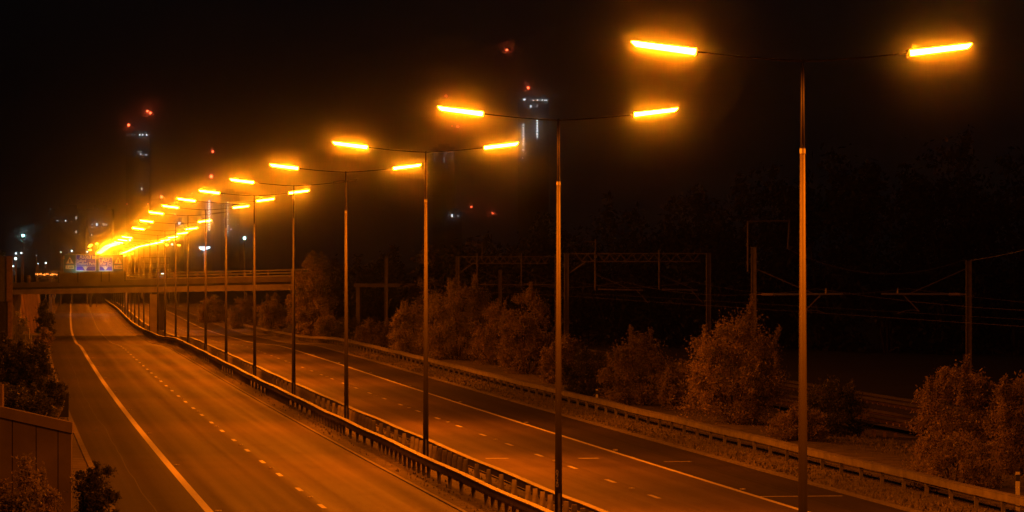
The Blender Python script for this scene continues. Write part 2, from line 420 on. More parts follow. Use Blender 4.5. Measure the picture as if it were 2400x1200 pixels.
# number strip on the second column: separate part of that column
def text(s, size, mat, parent, loc, rot=(math.pi/2,0,0), name='lettering', align='CENTER', sx=1.0, bold=0.):
    size *= 1.1
    c = D.curves.new(name, 'FONT'); c.body = s; c.size = size; c.align_x = align; c.align_y = 'CENTER'; c.extrude = .004; c.offset = bold
    c.materials.append(mat); tmp = D.objects.new('tmp_text', c); COL.objects.link(tmp)
    bpy.context.view_layer.update(); me = D.meshes.new_from_object(tmp.evaluated_get(bpy.context.evaluated_depsgraph_get())); me.name = name
    D.objects.remove(tmp); o = D.objects.new(name, me); COL.objects.link(o); o.location = loc; o.rotation_euler = rot; o.scale = (sx,1,1)
    if parent: o.parent = parent
    return o
p = MB().box(-.105,-.015,-.125,-.1,1.22,1.72).build('number_strip', M['dark'], col2)
for j, ch in enumerate('0720'): text(ch, .15, M['signwhite'], p, (-.06,-.13,1.66-.125*j), name='digit')

# ------------------------------------------------------------------ safety barriers
def barrier(name, off, face, label, a, b, near=90., post_in=0., tight=True, rear=False):
    """face = +1: road side is +offset; box-beam rail with posts behind"""
    e = empty(name, R(off, a), label, 'safety barrier', 'steel safety barriers along the motorway')
    base = R(off, a); prof = [(-.10,-.11),(.10,-.11),(.10,.11),(-.10,.11)]
    mbb = MB(); rng = random.Random(5)
    path = [(R(off+.02*math.sin(s*.13)+.012*math.sin(s*.41), s, .62+.015*math.sin(s*.3)), *frame(s)[:2]) for s in steps(a, b, 4.)]
    mbb.sweep(path, prof); o = mbb.build('rail', M['rail_shade'] if tight else M['beam'], e, loc=base); o.location = (0,0,0)
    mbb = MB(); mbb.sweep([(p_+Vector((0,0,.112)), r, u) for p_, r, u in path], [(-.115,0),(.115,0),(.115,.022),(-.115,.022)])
    o = mbb.build('rail_top', M['beam'], e, loc=base); o.location = (0,0,0)  # separate paler cap, so the top reads as lit above the shaded side
    mbb = MB(); mbb.sweep([(p_-Vector((0,0,.19)), r, u) for p_, r, u in path], [(-.03*face-.02,-.02),(-.03*face+.02,-.02),(-.03*face+.02,.02),(-.03*face-.02,.02)])
    o = mbb.build('lower_rail', M['post'], e, loc=base); o.location = (0,0,0)
    s = a; lst = []
    while s < b:
        lst.append(s)
        d = min(abs(s-(78.9+33.7*i)) for i in range(14))
        s += 1.6 if (tight and d < 9) else 3.2
    rest = MB(); pm = None
    for j, s in enumerate(lst):
        r, u, t = frame(s)
        if s >= near and (len([1 for q in lst[:j] if q >= near]) < 95):
            if pm is None:
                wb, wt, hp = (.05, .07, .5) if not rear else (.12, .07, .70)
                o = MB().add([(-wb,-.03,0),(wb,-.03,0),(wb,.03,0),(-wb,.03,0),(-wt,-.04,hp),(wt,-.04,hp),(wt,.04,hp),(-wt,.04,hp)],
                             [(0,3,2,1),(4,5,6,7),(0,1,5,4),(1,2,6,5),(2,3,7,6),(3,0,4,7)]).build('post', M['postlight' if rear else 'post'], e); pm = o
            else:
                o = pm.copy(); COL.objects.link(o)
            o.location = R(off-(.2 if rear else 0), s, .0)-base; o.rotation_euler.z = math.atan2(t.y, t.x)-math.pi/2
        else:
            c = R(off-(.2 if rear else 0), s); rest.beam(c, c+Vector((0,0,.5 if not rear else .7)), .12, .07)
    if rest.v:
        o = rest.build('post_row', M['post'], e, loc=base); o.location = (0,0,0); o['kind'] = 'stuff'
    return e
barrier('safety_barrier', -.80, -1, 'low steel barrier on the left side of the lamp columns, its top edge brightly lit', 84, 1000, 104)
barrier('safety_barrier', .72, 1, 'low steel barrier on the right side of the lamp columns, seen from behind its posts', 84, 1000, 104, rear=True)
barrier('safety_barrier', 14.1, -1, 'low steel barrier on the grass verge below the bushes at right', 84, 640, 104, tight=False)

# tapered uprights of the rear median barrier, in front of its rail: part of the far barrier already (posts)

# ------------------------------------------------------------------ bridge
BY = 466.
def bx(px): return (px-1200)*BY/F
def bz(px, py): return ZC+(HOR-py)*BY/F
br = empty('road_bridge', (bx(360), BY, G(BY)), 'concrete road bridge with open railings crossing the whole motorway', 'bridge')
bl = br.location
def bslab(name, mat, xl, xr, tl, tr, bl_, br_, y0, y1):
    v = []
    for y in (y0, y1):
        v += [(bx(xl), y, bz(xl, bl_)), (bx(xr), y, bz(xr, br_)), (bx(xr), y, bz(xr, tr)), (bx(xl), y, bz(xl, tl))]
    f = [(0,1,2,3),(7,6,5,4),(0,4,5,1),(1,5,6,2),(2,6,7,3),(3,7,4,0)]
    o = MB().add(v, f).build(name, mat, br, loc=bl); o.location = (0,0,0); return o
XL, XR = 20, 746
def lin(a, b, x): return a+(b-a)*(x-28)/(680-28)
bslab('parapet', M['parapet'], XL, XR, lin(663,645.5,XL), lin(663,645.5,XR)+2, lin(674,657.5,XL), lin(674,657.5,XR)+3, BY, BY+.35)
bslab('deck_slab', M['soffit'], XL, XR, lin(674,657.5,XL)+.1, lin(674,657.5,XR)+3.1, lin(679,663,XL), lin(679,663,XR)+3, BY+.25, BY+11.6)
bslab('girder', M['concrete'], XL, XR, lin(679,663,XL)+.1, lin(679,663,XR)+3.1, lin(690.5,680,XL), lin(690.5,680,XR), BY+.1, BY+.8)
bslab('girder', M['concrete'], XL, XR, lin(679,663,XL)+.1, lin(679,663,XR)+3.1, lin(690.5,680,XL), lin(690.5,680,XR), BY+10.6, BY+11.3)
bslab('parapet', M['parapet'], XL, XR, lin(663,645.5,XL), lin(663,645.5,XR)+2, lin(674,657.5,XL), lin(674,657.5,XR)+3, BY+11.3, BY+11.6)
# pier
def pier(x0, x1, name='pier'):
    zt = bz(360, 685); zb = G(BY)-.3; mbp = MB()
    mbp.box(bx(x0), bx(x1), BY+.3, BY+11, zb, zt-.25); mbp.box(bx(x0)-.02, bx(x1)+.02, BY+.25, BY+11.05, zt-.45, zt-.26)
    o = mbp.build(name, M['concrete'], br, loc=bl); o.location = (0,0,0)
    return o
pier(351, 370.5); o = MB().box(bx(355), bx(366), BY+.35, BY+.9, bz(360,685)-.25, bz(360,685)+.12).build('bearing', M['black'], br, loc=bl); o.location = (0,0,0)
def abut(x0, x1):
    o = MB().box(bx(x0), bx(x1), BY+.8, BY+10.5, G(BY)-.4, bz(x0, lin(690,680,x0))-.02).build('abutment', M['concrete'], br, loc=bl); o.location = (0,0,0)
abut(-40, 24); abut(716, 742)
# railings: three rails + posts
for yy in (BY+.15, BY+11.45):
    for tr_ in (0, 6.7, 13.3):
        a = (bx(138), yy, bz(138, lin(648,631.,138)+tr_)); b = (bx(XR), yy, bz(XR, lin(648,631.,XR)+tr_+2))
        if yy > BY+5: a = (a[0], a[1], a[2]+.02); b = (b[0], b[1], b[2]+.02)
        o = MB().beam(a, b, .11, .10).build('rail', M['railing'], br, loc=bl); o.location = (0,0,0)
for i in range(15):
    px = 186+55.3*i
    if px > XR: break
    o = MB().box(bx(px)-.09, bx(px)+.09, BY+.21, BY+.32, bz(px, lin(663,645.5,px)+2*(px/XR)**3), bz(px, lin(648,631.,px))+.03).build('post', M['railing'], br, loc=bl); o.location = (0,0,0)
rb = empty('rail_bridge', P(910, 720, 470), 'dull brown girder bridge glimpsed between the fourth and third lamp columns', 'bridge')
o = MB().box(P(830,0,470).x, P(985,0,470).x, 470, 470.5, P(0,673,470).z, P(0,664.5,470).z).build('girder', M['oldsteel'], rb, loc=rb.location); o.location = (0,0,0)
o = MB().box(P(830,0,470).x, P(985,0,470).x, 470.51, 476, P(0,668,470).z, P(0,665.5,470).z).build('deck_slab', M['soffit'], rb, loc=rb.location); o.location = (0,0,0)
for px in (834, 976):
    o = MB().box(P(px,0,470).x, P(px+9,0,470).x, 470.6, 475.8, G(470)-.3, P(0,668.1,470).z).build('abutment', M['parapet'], rb, loc=rb.location); o.location = (0,0,0)
# solid infill panels over the left span
for (a, b) in ((140, 181), (184, 236), (239, 255), (257, 291)):
    mbp = MB()
    mbp.box(bx(a), bx(b), BY+.05, BY+.09, bz(a, lin(663,645.5,a)), bz(a, lin(648,631.,a)-6))
    o = mbp.build('infill_panel', M['parapet'], br, loc=bl); o.location = (0,0,0)
for px in (138, 182.5, 237.5, 256, 293):
    o = MB().box(bx(px)-.07, bx(px)+.07, BY-.03, BY+.04, bz(px, lin(663,645.5,px)+3), bz(px, 636)).build('panel_post', M['dark'], br, loc=bl); o.location = (0,0,0)

# ------------------------------------------------------------------ sign gantry beyond the bridge
GY = 700.; gpx = lambda px: (px-1200)*GY/F; gpz = lambda py: ZC+(HOR-py)*GY/F
g = empty('sign_gantry', (gpx(218), GY, G(GY)), 'floodlit overhead gantry with blue direction signs above the left carriageway', 'road sign')
gl = g.location
def gp(name, mb, mat, parent=None):
    o = mb.build(name, mat, parent or g, loc=gl); o.location = (0,0,0)
    return o
gp('leg', MB().box(gpx(117)-.25, gpx(117)+.25, GY+.5, GY+1.0, G(GY)-.2, gpz(634)), M['oldsteel'])
gp('leg', MB().box(gpx(294)-.25, gpx(294)+.25, GY+.5, GY+1.0, G(GY)-.2, gpz(600)), M['galv'])
gp('beam', MB().box(gpx(116), gpx(295), GY+.45, GY+1.05, gpz(643), gpz(634)), M['galv'])
gp('backboard', MB().box(gpx(147), gpx(289), GY+.12, GY+.2, gpz(643), gpz(597)), M['signgreen'])
def panel(x0, x1, y0, y1, lines, ax, div):
    b = gp('sign_border', MB().box(gpx(x0), gpx(x1), GY, GY+.05, gpz(y1), gpz(y0)), M['signwhite'])
    d = 1.6
    gp('sign_face', MB().box(gpx(x0+d), gpx(x1-d), GY-.02, GY-.003, gpz(y1-d), gpz(y0+d)), M['signblue'], b)
    for (s, cx, cy_, sz, wd, al) in lines:
        t = text(s, sz, M['signwhite'], b, Vector((gpx(cx), GY-.04, gpz(cy_)))-gl, align=al, sx=wd, bold=.02)
    gp('divider', MB().box(gpx(x0+d+1), gpx(x1-d-1), GY-.04, GY-.021, gpz(div+.5), gpz(div-.5)), M['signwhite'], b)
    # lane arrow: chevron with stub
    cx = (gpx(ax)); z = gpz(div+5); k = .48
    A = [(-1.1*k, .75*k), (-.35*k, .45*k), (-.35*k,.8*k), (.35*k,.8*k), (.35*k,.45*k), (1.1*k,.75*k), (.2*k,-.7*k), (-.2*k,-.7*k)]
    v = [(cx+a, GY-.045, z+q) for a, q in A]+[(cx+a, GY-.022, z+q) for a, q in A]
    f = [tuple(range(8)), tuple(reversed(range(8, 16)))]+[(i, i+8, (i+1) % 8+8, (i+1) % 8) for i in range(8)]
    gp('lane_arrow', MB().add(v, f), M['signwhite'], b)
panel(177.5, 225, 596, 635.5, [('A5063', 200, 602.8, .83, .85, 'CENTER'), ('Salford', 180.6, 611.3, .62, .85, 'LEFT'), ('Trafford Park', 180.6, 618.3, .62, .86, 'LEFT')], 200, 623.6)
gp('yellow_patch', MB().box(gpx(216), gpx(222), GY-.04, GY-.022, gpz(607), gpz(600)), M['signyellow'])
panel(231.5, 264.5, 602, 635.5, [('A57', 248, 609.5, .83, .9, 'CENTER'), ("M'cr (C)", 248, 618, .66, .86, 'CENTER')], 247, 623.6)
for cx in (163.5, 276.8):
    def tri(w, y0, y1, yy, mat, nm, par=None):
        v = [(gpx(cx-w), yy, gpz(y1)), (gpx(cx+w), yy, gpz(y1)), (gpx(cx), yy, gpz(y0))]; v += [(a, b+.02, c) for a, b, c in v]
        return gp(nm, MB().add(v, [(0,1,2),(5,4,3),(0,3,4,1),(1,4,5,2),(2,5,3,0)]), mat, par)
    b = tri(10.2, 600, 618.4, GY+.08, M['signred'], 'warning_triangle')
    tri(8.3, 602.5, 617.3, GY+.05, M['signyellow'], 'triangle_face', b)
    gp('signal_symbol', MB().box(gpx(cx-1.6), gpx(cx+1.6), GY+.03, GY+.048, gpz(616), gpz(607.5)), M['black'], b)
    pl = gp('distance_plate', MB().box(gpx(cx-9.8), gpx(cx+9.8), GY+.08, GY+.1, gpz(630), gpz(622)), M['signyellow'])
    text('½ mile', .5, M['black'], pl, Vector((gpx(cx), GY+.07, gpz(626)))-gl, sx=.8, bold=.01)
for px in (184, 247):
    o = gp('floodlight', MB().box(gpx(px)-.9, gpx(px)+.9, GY-1.3, GY-1.05, gpz(642.5), gpz(641.6)), M['flood'])
    gp('bracket', MB().box(gpx(px)-.05, gpx(px)+.05, GY-1.0, GY+.45, gpz(643), gpz(642.4)), M['dark'], o)
# second, farther gantry board edge and triangle
f = empty('far_sign_board', P(171, 597, 860), 'plain board with a thin orange-lit frame behind the left warning triangle', 'road sign')
fl = f.location
o = MB().box(P(157,0,860).x, P(189,0,860).x, 860, 860.1, P(0,640,860).z, P(0,592.5,860).z).build('board', M['signgreen'], f, loc=fl); o.location=(0,0,0)
o = MB().box(P(156,0,860).x, P(190,0,860).x, 859.8, 859.95, P(0,593.6,860).z, P(0,592,860).z).build('top_rail', M['galv'], f, loc=fl); o.location=(0,0,0)
o = MB().box(P(126,0,860).x-.15, P(126,0,860).x+.15, 860.2, 860.5, G(860)-.2, P(0,636,860).z).box(P(126,0,860).x-.15, P(188,0,860).x, 860.11, 860.19, P(0,639,860).z, P(0,636,860).z).build('leg', M['oldsteel'], f, loc=fl); o.location=(0,0,0)
t = empty('triangle_sign', P(148, 690, 640), 'small orange-lit triangular sign on a post, left of the gantry board', 'road sign')
tl_ = t.location; q = lambda px, py: P(px, py, 640)
v = [q(145,607.5), q(151.5,607.5), q(149.5,595)]; v = v+[a+Vector((0,.05,0)) for a in v]
o = MB().add(v, [(0,1,2),(5,4,3),(0,3,4,1),(1,4,5,2),(2,5,3,0)]).build('sign_face', M['signyellow'], t, loc=tl_); o.location=(0,0,0)
o = MB().beam(q(148.2,690)+Vector((0,.15,0)), q(148.2,599)+Vector((0,.15,0)), .1).build('post', M['galv'], t, loc=tl_); o.location=(0,0,0)

# ------------------------------------------------------------------ steel frame right of the gantry
FY = 640.; fr = empty('steel_frame', P(362, 690, FY), 'open scaffold-like steel frame with crossbars beyond the bridge', 'steel frame')
def rel(o, root): o.location = (0,0,0); return o
for px in (333, 356, 375, 397): rel(MB().beam(P(px,700,FY), P(px,603,FY), .12).build('upright', M['galv'], fr, loc=fr.location), fr)
for py in (604, 617, 629): rel(MB().beam(P(331,py,FY)-Vector((0,.1,0)), P(398,py,FY)-Vector((0,.1,0)), .12).build('crossbar', M['galv'], fr, loc=fr.location), fr)

# ------------------------------------------------------------------ left side structures
def simple(name, mb, mat, label, cat, loc, **k):
    o = mb.build(name, mat, None, loc=loc); tag(o, label, cat, **k); return o
# ribbed wing wall facing the road below the left end of the bridge
a0 = P(20, 0, 479); a1 = P(103, 0, 500); nr = 11; v = []; cols_ = []
for i in range(nr*4+1):
    t_ = i/(nr*4); ph = i % 4; y = a0.y+(a1.y-a0.y)*t_ + (0, 0, -.9, -.9)[ph]; x = a0.x+(a1.x-a0.x)*(t_ + (0, .002, 0, .002)[ph]); cols_.append((x, y))
for (x, y) in cols_: v += [(x, y, G(y)-.3), (x-.75, y, 4.2)]
for (x, y) in cols_: v += [(x, y+.7, G(y)-.3), (x-.75, y+.7, 4.2)]
n2 = 2*len(cols_); fs_ = []
for i in range(len(cols_)-1):
    a = 2*i; fs_ += [(a, a+2, a+3, a+1), (n2+a, n2+a+1, n2+a+3, n2+a+2), (a+1, a+3, n2+a+3, n2+a+1)]
fs_ += [(0,1,n2+1,n2), (n2-2, 2*n2-2, 2*n2-1, n2-1)]
simple('retaining_wall', MB().add(v, fs_), M['sheet'], 'ribbed rust-brown retaining wall under the left end of the bridge', 'wall', Vector((a0.x, a0.y, G(480))))
# blue-grey board on an orange-lit post at the left edge
SY = 330.; bb = empty('edge_billboard', P(12, 830, SY), 'dark blue-grey board on a lit post cut off by the left edge', 'billboard')
rel(MB().box(P(-40,0,SY).x, P(28,0,SY).x, SY, SY+.35, P(0,706,SY).z, P(0,601,SY).z).build('board', M['bluegrey'], bb, loc=bb.location), bb)
rel(MB().box(P(16,0,SY).x, P(29.5,0,SY).x, SY-.16, SY-.01, P(0,706,SY).z, P(0,600,SY).z).build('frame_edge', M['wood'], bb, loc=bb.location), bb)
rel(MB().box(P(18,0,SY).x, P(28,0,SY).x, SY+.0, SY+.3, P(0,812,SY).z, P(0,706.3,SY).z).build('post', M['wood'], bb, loc=bb.location), bb)
rel(MB().box(P(-60,0,SY).x, P(17.5,0,SY).x, SY+.1, SY+.3, P(0,830,SY).z, P(0,706.3,SY).z).build('skirt_panel', M['dark'], bb, loc=bb.location), bb)
# palisade fence
pf = empty('palisade_fence', P(50, 812, 340), 'short run of pale palisade fence in the weeds below the bridge', 'fence')
for i in range(9): rel(MB().beam(P(31+4.6*i, 812, 342), P(31+4.6*i, 762+i*.5, 342), .09, .03).build('pale', M['galv'], pf, loc=pf.location), pf)
for py in (771, 800): rel(MB().beam(P(28,py,342.2), P(72,py+2,342.2), .05, .05).build('rail', M['galv'], pf, loc=pf.location), pf)
bp_ = simple('bent_post', MB().tube([P(69,795,330), P(69,772,330), P(67.5,769.5,330), P(65,769.5,330)], .04, 8), M['signwhite'],
             'slim pale post with a bent top beside the palisade fence', 'post', P(69,795,330))
mk = simple('marker_post', MB().box(*(lambda c: (c.x-.05, c.x+.05, c.y-.04, c.y+.04, c.z, c.z+.9))(R(-14, 372, .0))), M['signwhite'], 'short white marker post on the left verge before the bridge', 'marker post', R(-14,372,0))
# blue sign under the bridge
bs = empty('blue_sign', P(124, 705, 620), 'small blue motorway sign with white border below the bridge at left', 'road sign')
rel(MB().box(P(118,0,620).x, P(130,0,620).x, 620, 620.05, P(0,698.6,620).z, P(0,688,620).z).build('border', M['signwhite'], bs, loc=bs.location), bs)
rel(MB().box(P(119.3,0,620).x, P(128.7,0,620).x, 619.97, 619.995, P(0,697.4,620).z, P(0,689.2,620).z).build('sign_face', M['signblue'], bs, loc=bs.location), bs)
rel(MB().add([P(121,696.5,619.9),P(122.6,696.5,619.9),P(124,690.5,619.9),P(123.4,690.5,619.9)], [(0,1,2,3)]).add([P(125.4,696.5,619.9),P(127,696.5,619.9),P(124.6,690.5,619.9),P(124.,690.5,619.9)], [(0,1,2,3)]).build('symbol', M['signwhite'], bs, loc=bs.location), bs)
rel(MB().beam(P(124,712,620.2), P(124,698,620.2), .12).build('post', M['galv'], bs, loc=bs.location), bs)
# near panelled wall, bottom left
wv = empty('panel_wall', (-11.27, 100, G(100)), 'dark panelled wall with a sloping lighter coping in the bottom left corner', 'wall')
def wbox(x0, x1, y0, y1, z0, z1, dz=0.):
    """x0 right, x1 left; z values are measured down from the sloping wall top when negative"""
    zt = lambda x: 3.62+.222*(-11.27-x)
    v = []
    for y in (y0, y1):
        for x, z in ((x0, z0), (x1, z0), (x1, z1), (x0, z1)): v.append((x, y, zt(x)+z if z <= 0 and z > -1.5 else -.2))
    return MB().add(v, [(0,3,2,1),(4,5,6,7),(0,1,5,4),(1,2,6,5),(2,3,7,6),(3,0,4,7)])
ed = [-11.27, -11.62, -12.18, -12.79, -13.4, -14.0, -14.6, -15.2, -15.8, -16.4]
for i in range(9): rel(wbox(ed[i]-.012, ed[i+1]+.012, 100, 100.2, -9, -.30).build('panel', M['wallpanel'], wv, loc=wv.location), wv)
rel(wbox(-11.29, -16.4, 100.03, 100.17, -9, -.30).build('backing', M['joint'], wv, loc=wv.location), wv)
rel(wbox(-11.24, -16.4, 99.9, 100.3, -.27, 0).build('coping', M['coping'], wv, loc=wv.location), wv)
rel(wbox(-11.28, -16.4, 99.99, 100.21, -.299, -.271).build('coping_shadow_gap', M['joint'], wv, loc=wv.location), wv)
# dark pointed sheet and lit post behind the wall
c = P(160, 975, 125)
simple('pointed_sheet', MB().add([P(138,978,125),P(161,978,125),P(161,918,125),P(155,925,125),P(150,955,125),P(138,978,125.2),P(161,978,125.2),P(161,918,125.2),P(155,925,125.2),P(150,955,125.2)],
       [(0,1,2,3,4),(9,8,7,6,5),(1,6,7,2),(2,7,8,3),(3,8,9,4),(4,9,5,0),(0,5,6,1)]), M['black'], 'black sheet rising to a point behind the end of the panelled wall', 'sheet', c)
simple('brick_pillar', MB().box(P(-20,0,130).x, P(5,0,130).x, 130, 130.5, -.1, P(0,901,130).z), M['wood'], 'small orange-lit pillar at the left edge above the panelled wall', 'pillar', P(-10,990,130))

# ------------------------------------------------------------------ railway
trk = None
for oc, lab in ((26.3, 'railway track nearer the motorway, glimpsed between the bushes'), (31.2, 'railway track farther from the motorway, glimpsed between the bushes')):
    base = R(oc, 100, .15); e = empty('railway_track', base, lab, 'railway track', 'railway tracks beside the motorway')
    for k in (-.72, .72):
        rel(MB().sweep([(R(oc+k, s, .24), *frame(s)[:2]) for s in steps(90, 800, 8)], [(-.06,0),(.06,0),(.06,.15),(-.06,.15)]).build('rail', M['rail'], e, loc=base), e)
    mbp = MB()
    for s in steps(90, 420, 1.3): mbp.beam(R(oc-1.25, s, .17), R(oc+1.25, s, .17), .25, .1)
    o = rel(mbp.build('sleepers', M['wood'], e, loc=base), e); o['kind'] = 'stuff'
def mast(px, Y, ytop, w, direction, label, arm_y, tip_px, ext=False):
    b = P(px, 0, Y); zt = P(0, ytop, Y).z; loc = Vector((b.x, Y, G(Y)))
    e = empty('railway_mast', loc, label, 'railway mast', 'overhead line masts beside the railway')
    mbp = MB(); hw = w/2
    mbp.box(b.x-hw, b.x-hw+.035, Y-.1, Y+.1, -.2+G(Y), zt); mbp.box(b.x+hw-.035, b.x+hw, Y-.1, Y+.1, -.2+G(Y), zt); mbp.box(b.x-hw+.036, b.x+hw-.036, Y-.01, Y+.01, -.2+G(Y), zt-.02)
    rel(mbp.build('upright', M['oldsteel'], e, loc=loc), e)
    if tip_px:
        za = P(0, arm_y, Y).z; xt = P(tip_px, 0, Y).x; d = 1 if xt > b.x else -1
        rel(MB().tube([(b.x+d*(hw+.9), Y, za), (xt, Y, za+.02)], .055, 8).build('cantilever', M['galv'], e, loc=loc), e)
        ins = rel(MB().tube([(b.x+d*hw, Y, za), (b.x+d*(hw+.25), Y, za), (b.x+d*(hw+.3), Y, za), (b.x+d*(hw+.85), Y, za), (b.x+d*(hw+.9), Y, za)], [.03,.03,.07,.07,.03], 8).build('insulator', M['insul'], e, loc=loc), e)
        xm = b.x+(xt-b.x)*.66
        rel(MB().tube([(b.x+d*hw, Y, za+1.3), (xm, Y, za+.06)], .025, 6).build('stay', M['oldsteel'], e, loc=loc), e)
        xk = b.x+(xt-b.x)*.78
        rel(MB().tube([(xk-d*.15, Y, za-.05), (xk-d*.95*1.0, Y, za-.88)], .03, 6).build('dropper_arm', M['oldsteel'], e, loc=loc), e)
        x0 = xk-d*.95
        rel(MB().tube([(x0, Y, za-.88), (x0+d*.3, Y, za-.80), (x0+d*.7, Y, za-.84), (x0+d*1.15, Y, za-1.0)], .015, 6).build('registration_arm', M['wire'], e, loc=loc), e)
        rel(MB().tube([(xk+d*.15, Y, za+.05), (xk+d*.15, Y, za+.32)], [.06,.02], 6).build('top_insulator', M['insul'], e, loc=loc), e)
    return e
m1 = mast(1766.5, 200, 579, .27, 1, 'railway mast behind the brightest bush, its arm reaching right', 690, 1975)
loc = m1.location
for nm, pts, r in (('extension_pole', [P(1752.5,637,200), P(1752.5,518,200)], .045), ('extension_arm', [P(1752.5,518.5,200), P(1850,517,200)], .02), ('hanger', [P(1850,517,200), P(1846,583,200)], .03)):
    rel(MB().tube(pts, r, 6).build(nm, M['oldsteel'], m1, loc=loc), m1)
mast(2270.5, 200, 610, .29, -1, 'railway mast at far right above the low bushes, its arm reaching left', 689.5, 2066)
mast(905, 402, 605, .34, 1, 'bare railway mast between the fourth and third lamp columns', 0, None)
mast(1172, 345, 632, .32, 1, 'short stout railway mast half hidden in the bushes under the portal', 0, None)
def portal(Y, xl, xr, yt, yb, label, drops, stub):
    base = P(xl, 0, Y); loc = Vector((base.x, Y, G(Y)))
    e = empty('railway_portal', loc, label, 'railway portal', 'railway portals')
    X = lambda px: P(px,0,Y).x; Z = lambda py: P(0,py,Y).z
    for px, nm in ((xl, 'leg'), (xr, 'leg')):
        mbp = MB(); w = .32
        x = X(px)
        mbp.box(x, x+.06, Y-.2, Y+.2, G(Y)-.2, Z(yt)); mbp.box(x+w-.06, x+w, Y-.2, Y+.2, G(Y)-.2, Z(yt)); mbp.box(x+.061, x+w-.061, Y-.03, Y+.03, G(Y)-.2, Z(yt)-.02)
        rel(mbp.build(nm, M['oldsteel'], e, loc=loc), e)
    x0 = X(xl)+.32; x1 = X(xr)
    mbp = MB(); mbp.beam((x0,Y,Z(yt)-.04),(x1,Y,Z(yt)-.04),.08,.06); mbp.beam((x0+.9,Y,Z(yb)+.03),(x1-.6,Y,Z(yb)+.03),.08,.06)
    n = 22; zz = [Z(yt)-.08, Z(yb)+.06]
    for i in range(n):
        a = x0+.5+(x1-x0-1)*i/n; b2 = x0+.5+(x1-x0-1)*(i+1)/n
        mbp.beam((a,Y+.05,zz[i % 2]),(b2,Y+.05,zz[(i+1) % 2]),.05,.05)
    rel(mbp.build('lattice_boom', M['oldsteel'], e, loc=loc), e)
    rel(MB().beam((x0+.02,Y,Z(yb)-.75),(x0+1.1,Y,Z(yb)-.02),.08,.08).build('brace', M['oldsteel'], e, loc=loc), e)
    for px, y0, y1 in drops:
        rel(MB().tube([(X(px),Y-.12,Z(y0)),(X(px),Y-.12,Z(y1))],.055,8).build('drop_tube', M['oldsteel'], e, loc=loc), e)
    if stub:
        px, y0, y1 = stub
        rel(MB().tube([(X(px),Y-.1,Z(y0)),(X(px),Y-.1,Z(y1))],.04,6).build('stub_mast', M['oldsteel'], e, loc=loc), e)
        rel(MB().tube([(X(px),Y-.1,Z(y0+6)),(X(px-24),Y-.1,Z(y0+5))],.03,6).build('stub_arm', M['oldsteel'], e, loc=loc), e)
    for px, d in ((drops[0][0], 1), (drops[1][0], 1)):
        rel(MB().tube([(X(px+6),Y-.12,Z(drops[0][2]-2)),(X(px+112 if px != drops[1][0] else px+90),Y-.12,Z(drops[0][2]))],.05,6).build('registration_tube', M['oldsteel'], e, loc=loc), e)
        rel(MB().tube([(X(px+98 if px != drops[1][0] else px+76),Y-.12,Z(drops[0][2]+1)),(X(px+124 if px != drops[1][0] else px+102),Y-.12,Z(drops[0][2]+30))],.03,6).build('registration_arm', M['oldsteel'], e, loc=loc), e)
        rel(MB().tube([(X(px+3),Y-.12,Z(drops[0][2]-36)),(X(px+80),Y-.12,Z(drops[0][2]-3))],.02,6).build('stay', M['oldsteel'], e, loc=loc), e)
    return e
portal(265, 1322, 1655, 593, 614, 'nearer lattice railway portal, just right of the second lamp column', [(1395, 588, 680), (1545, 586, 678)], (1395.5, 561, 600))
portal(332, 1068, 1300, 600.5, 618, 'farther lattice railway portal, between the third and second lamp columns', [(1118.5, 593, 668), (1222, 593, 670)], (1130, 568, 610))
def wire(pts, label, r=.010):
    o = MB().tube(pts, r, 5).build('overhead_wire', M['wire'], None, loc=pts[0]); tag(o, label, 'overhead wire', 'overhead railway wires'); return o
def sag(a, b, s, n=14): return [a.lerp(b, i/n)-Vector((0,0,4*s*(i/n)*(1-i/n))) for i in range(n+1)]
wire(sag(P(1846,583,200), P(2262,608,201), 1.0), 'feeder wire sagging from the tall hanger to the far right mast')
wire(sag(P(2275,610,201), P(2410,583,190), .05, 6), 'feeder wire climbing away right from the far right mast top')
for off, nm in ((26.3, 'nearer'), (31.2, 'farther')):
    pts = []
    for i, (a, b) in enumerate(((110,200),(200,265),(265,332),(332,402))):
        pts += sag(R(off,a,6.25), R(off,b,6.25), .6, 8)[:-1]
    wire(pts, f'catenary wire over the {nm} railway track, sagging between supports', .006)
    wire([R(off, s, 5.0) for s in steps(110, 402, 12)], f'level contact wire over the {nm} railway track', .006)
# timber fence stumps by the railway
for i, px in enumerate((2023, 2048, 2073, 2099, 2122)):
    p_ = P(px, (1034, 1026, 1040, 1038, 1042)[i], 172); h = (.42,.35,.55,.45,.3)[i]
    simple('fence_stump', MB().box(p_.x-.07, p_.x+.07, 171.9, 172.05, -.1, p_.z+h), M['wood'], f'{ORD[i]} from the left of five stumpy timber posts below the railway', 'fence post', p_, group='timber stumps by the railway')
# delineator posts on the right verge
def delin(p_, label, h=1.0):
    e = empty('verge_marker_post', p_, label, 'marker post', 'marker posts behind the right barrier')
    o = MB().box(-.06,.06,-.04,.04,0,h-.28).build('shaft', M['signwhite'], e)
    MB().box(-.063,.063,-.043,.043,h-.28,h-.08).build('black_band', M['black'], e)
    MB().box(-.06,.06,-.04,.04,h-.08,h).build('cap', M['signwhite'], e)
delin(R(14.9, 117.3, .05), 'white marker post with a black band in the bottom right corner', 1.25)
delin(R(14.9, 305, .05), 'small white marker post on the far verge, left of the third lamp column')
delin(R(14.9, 201, .05), 'small white marker post behind the barrier, left of the second lamp column')

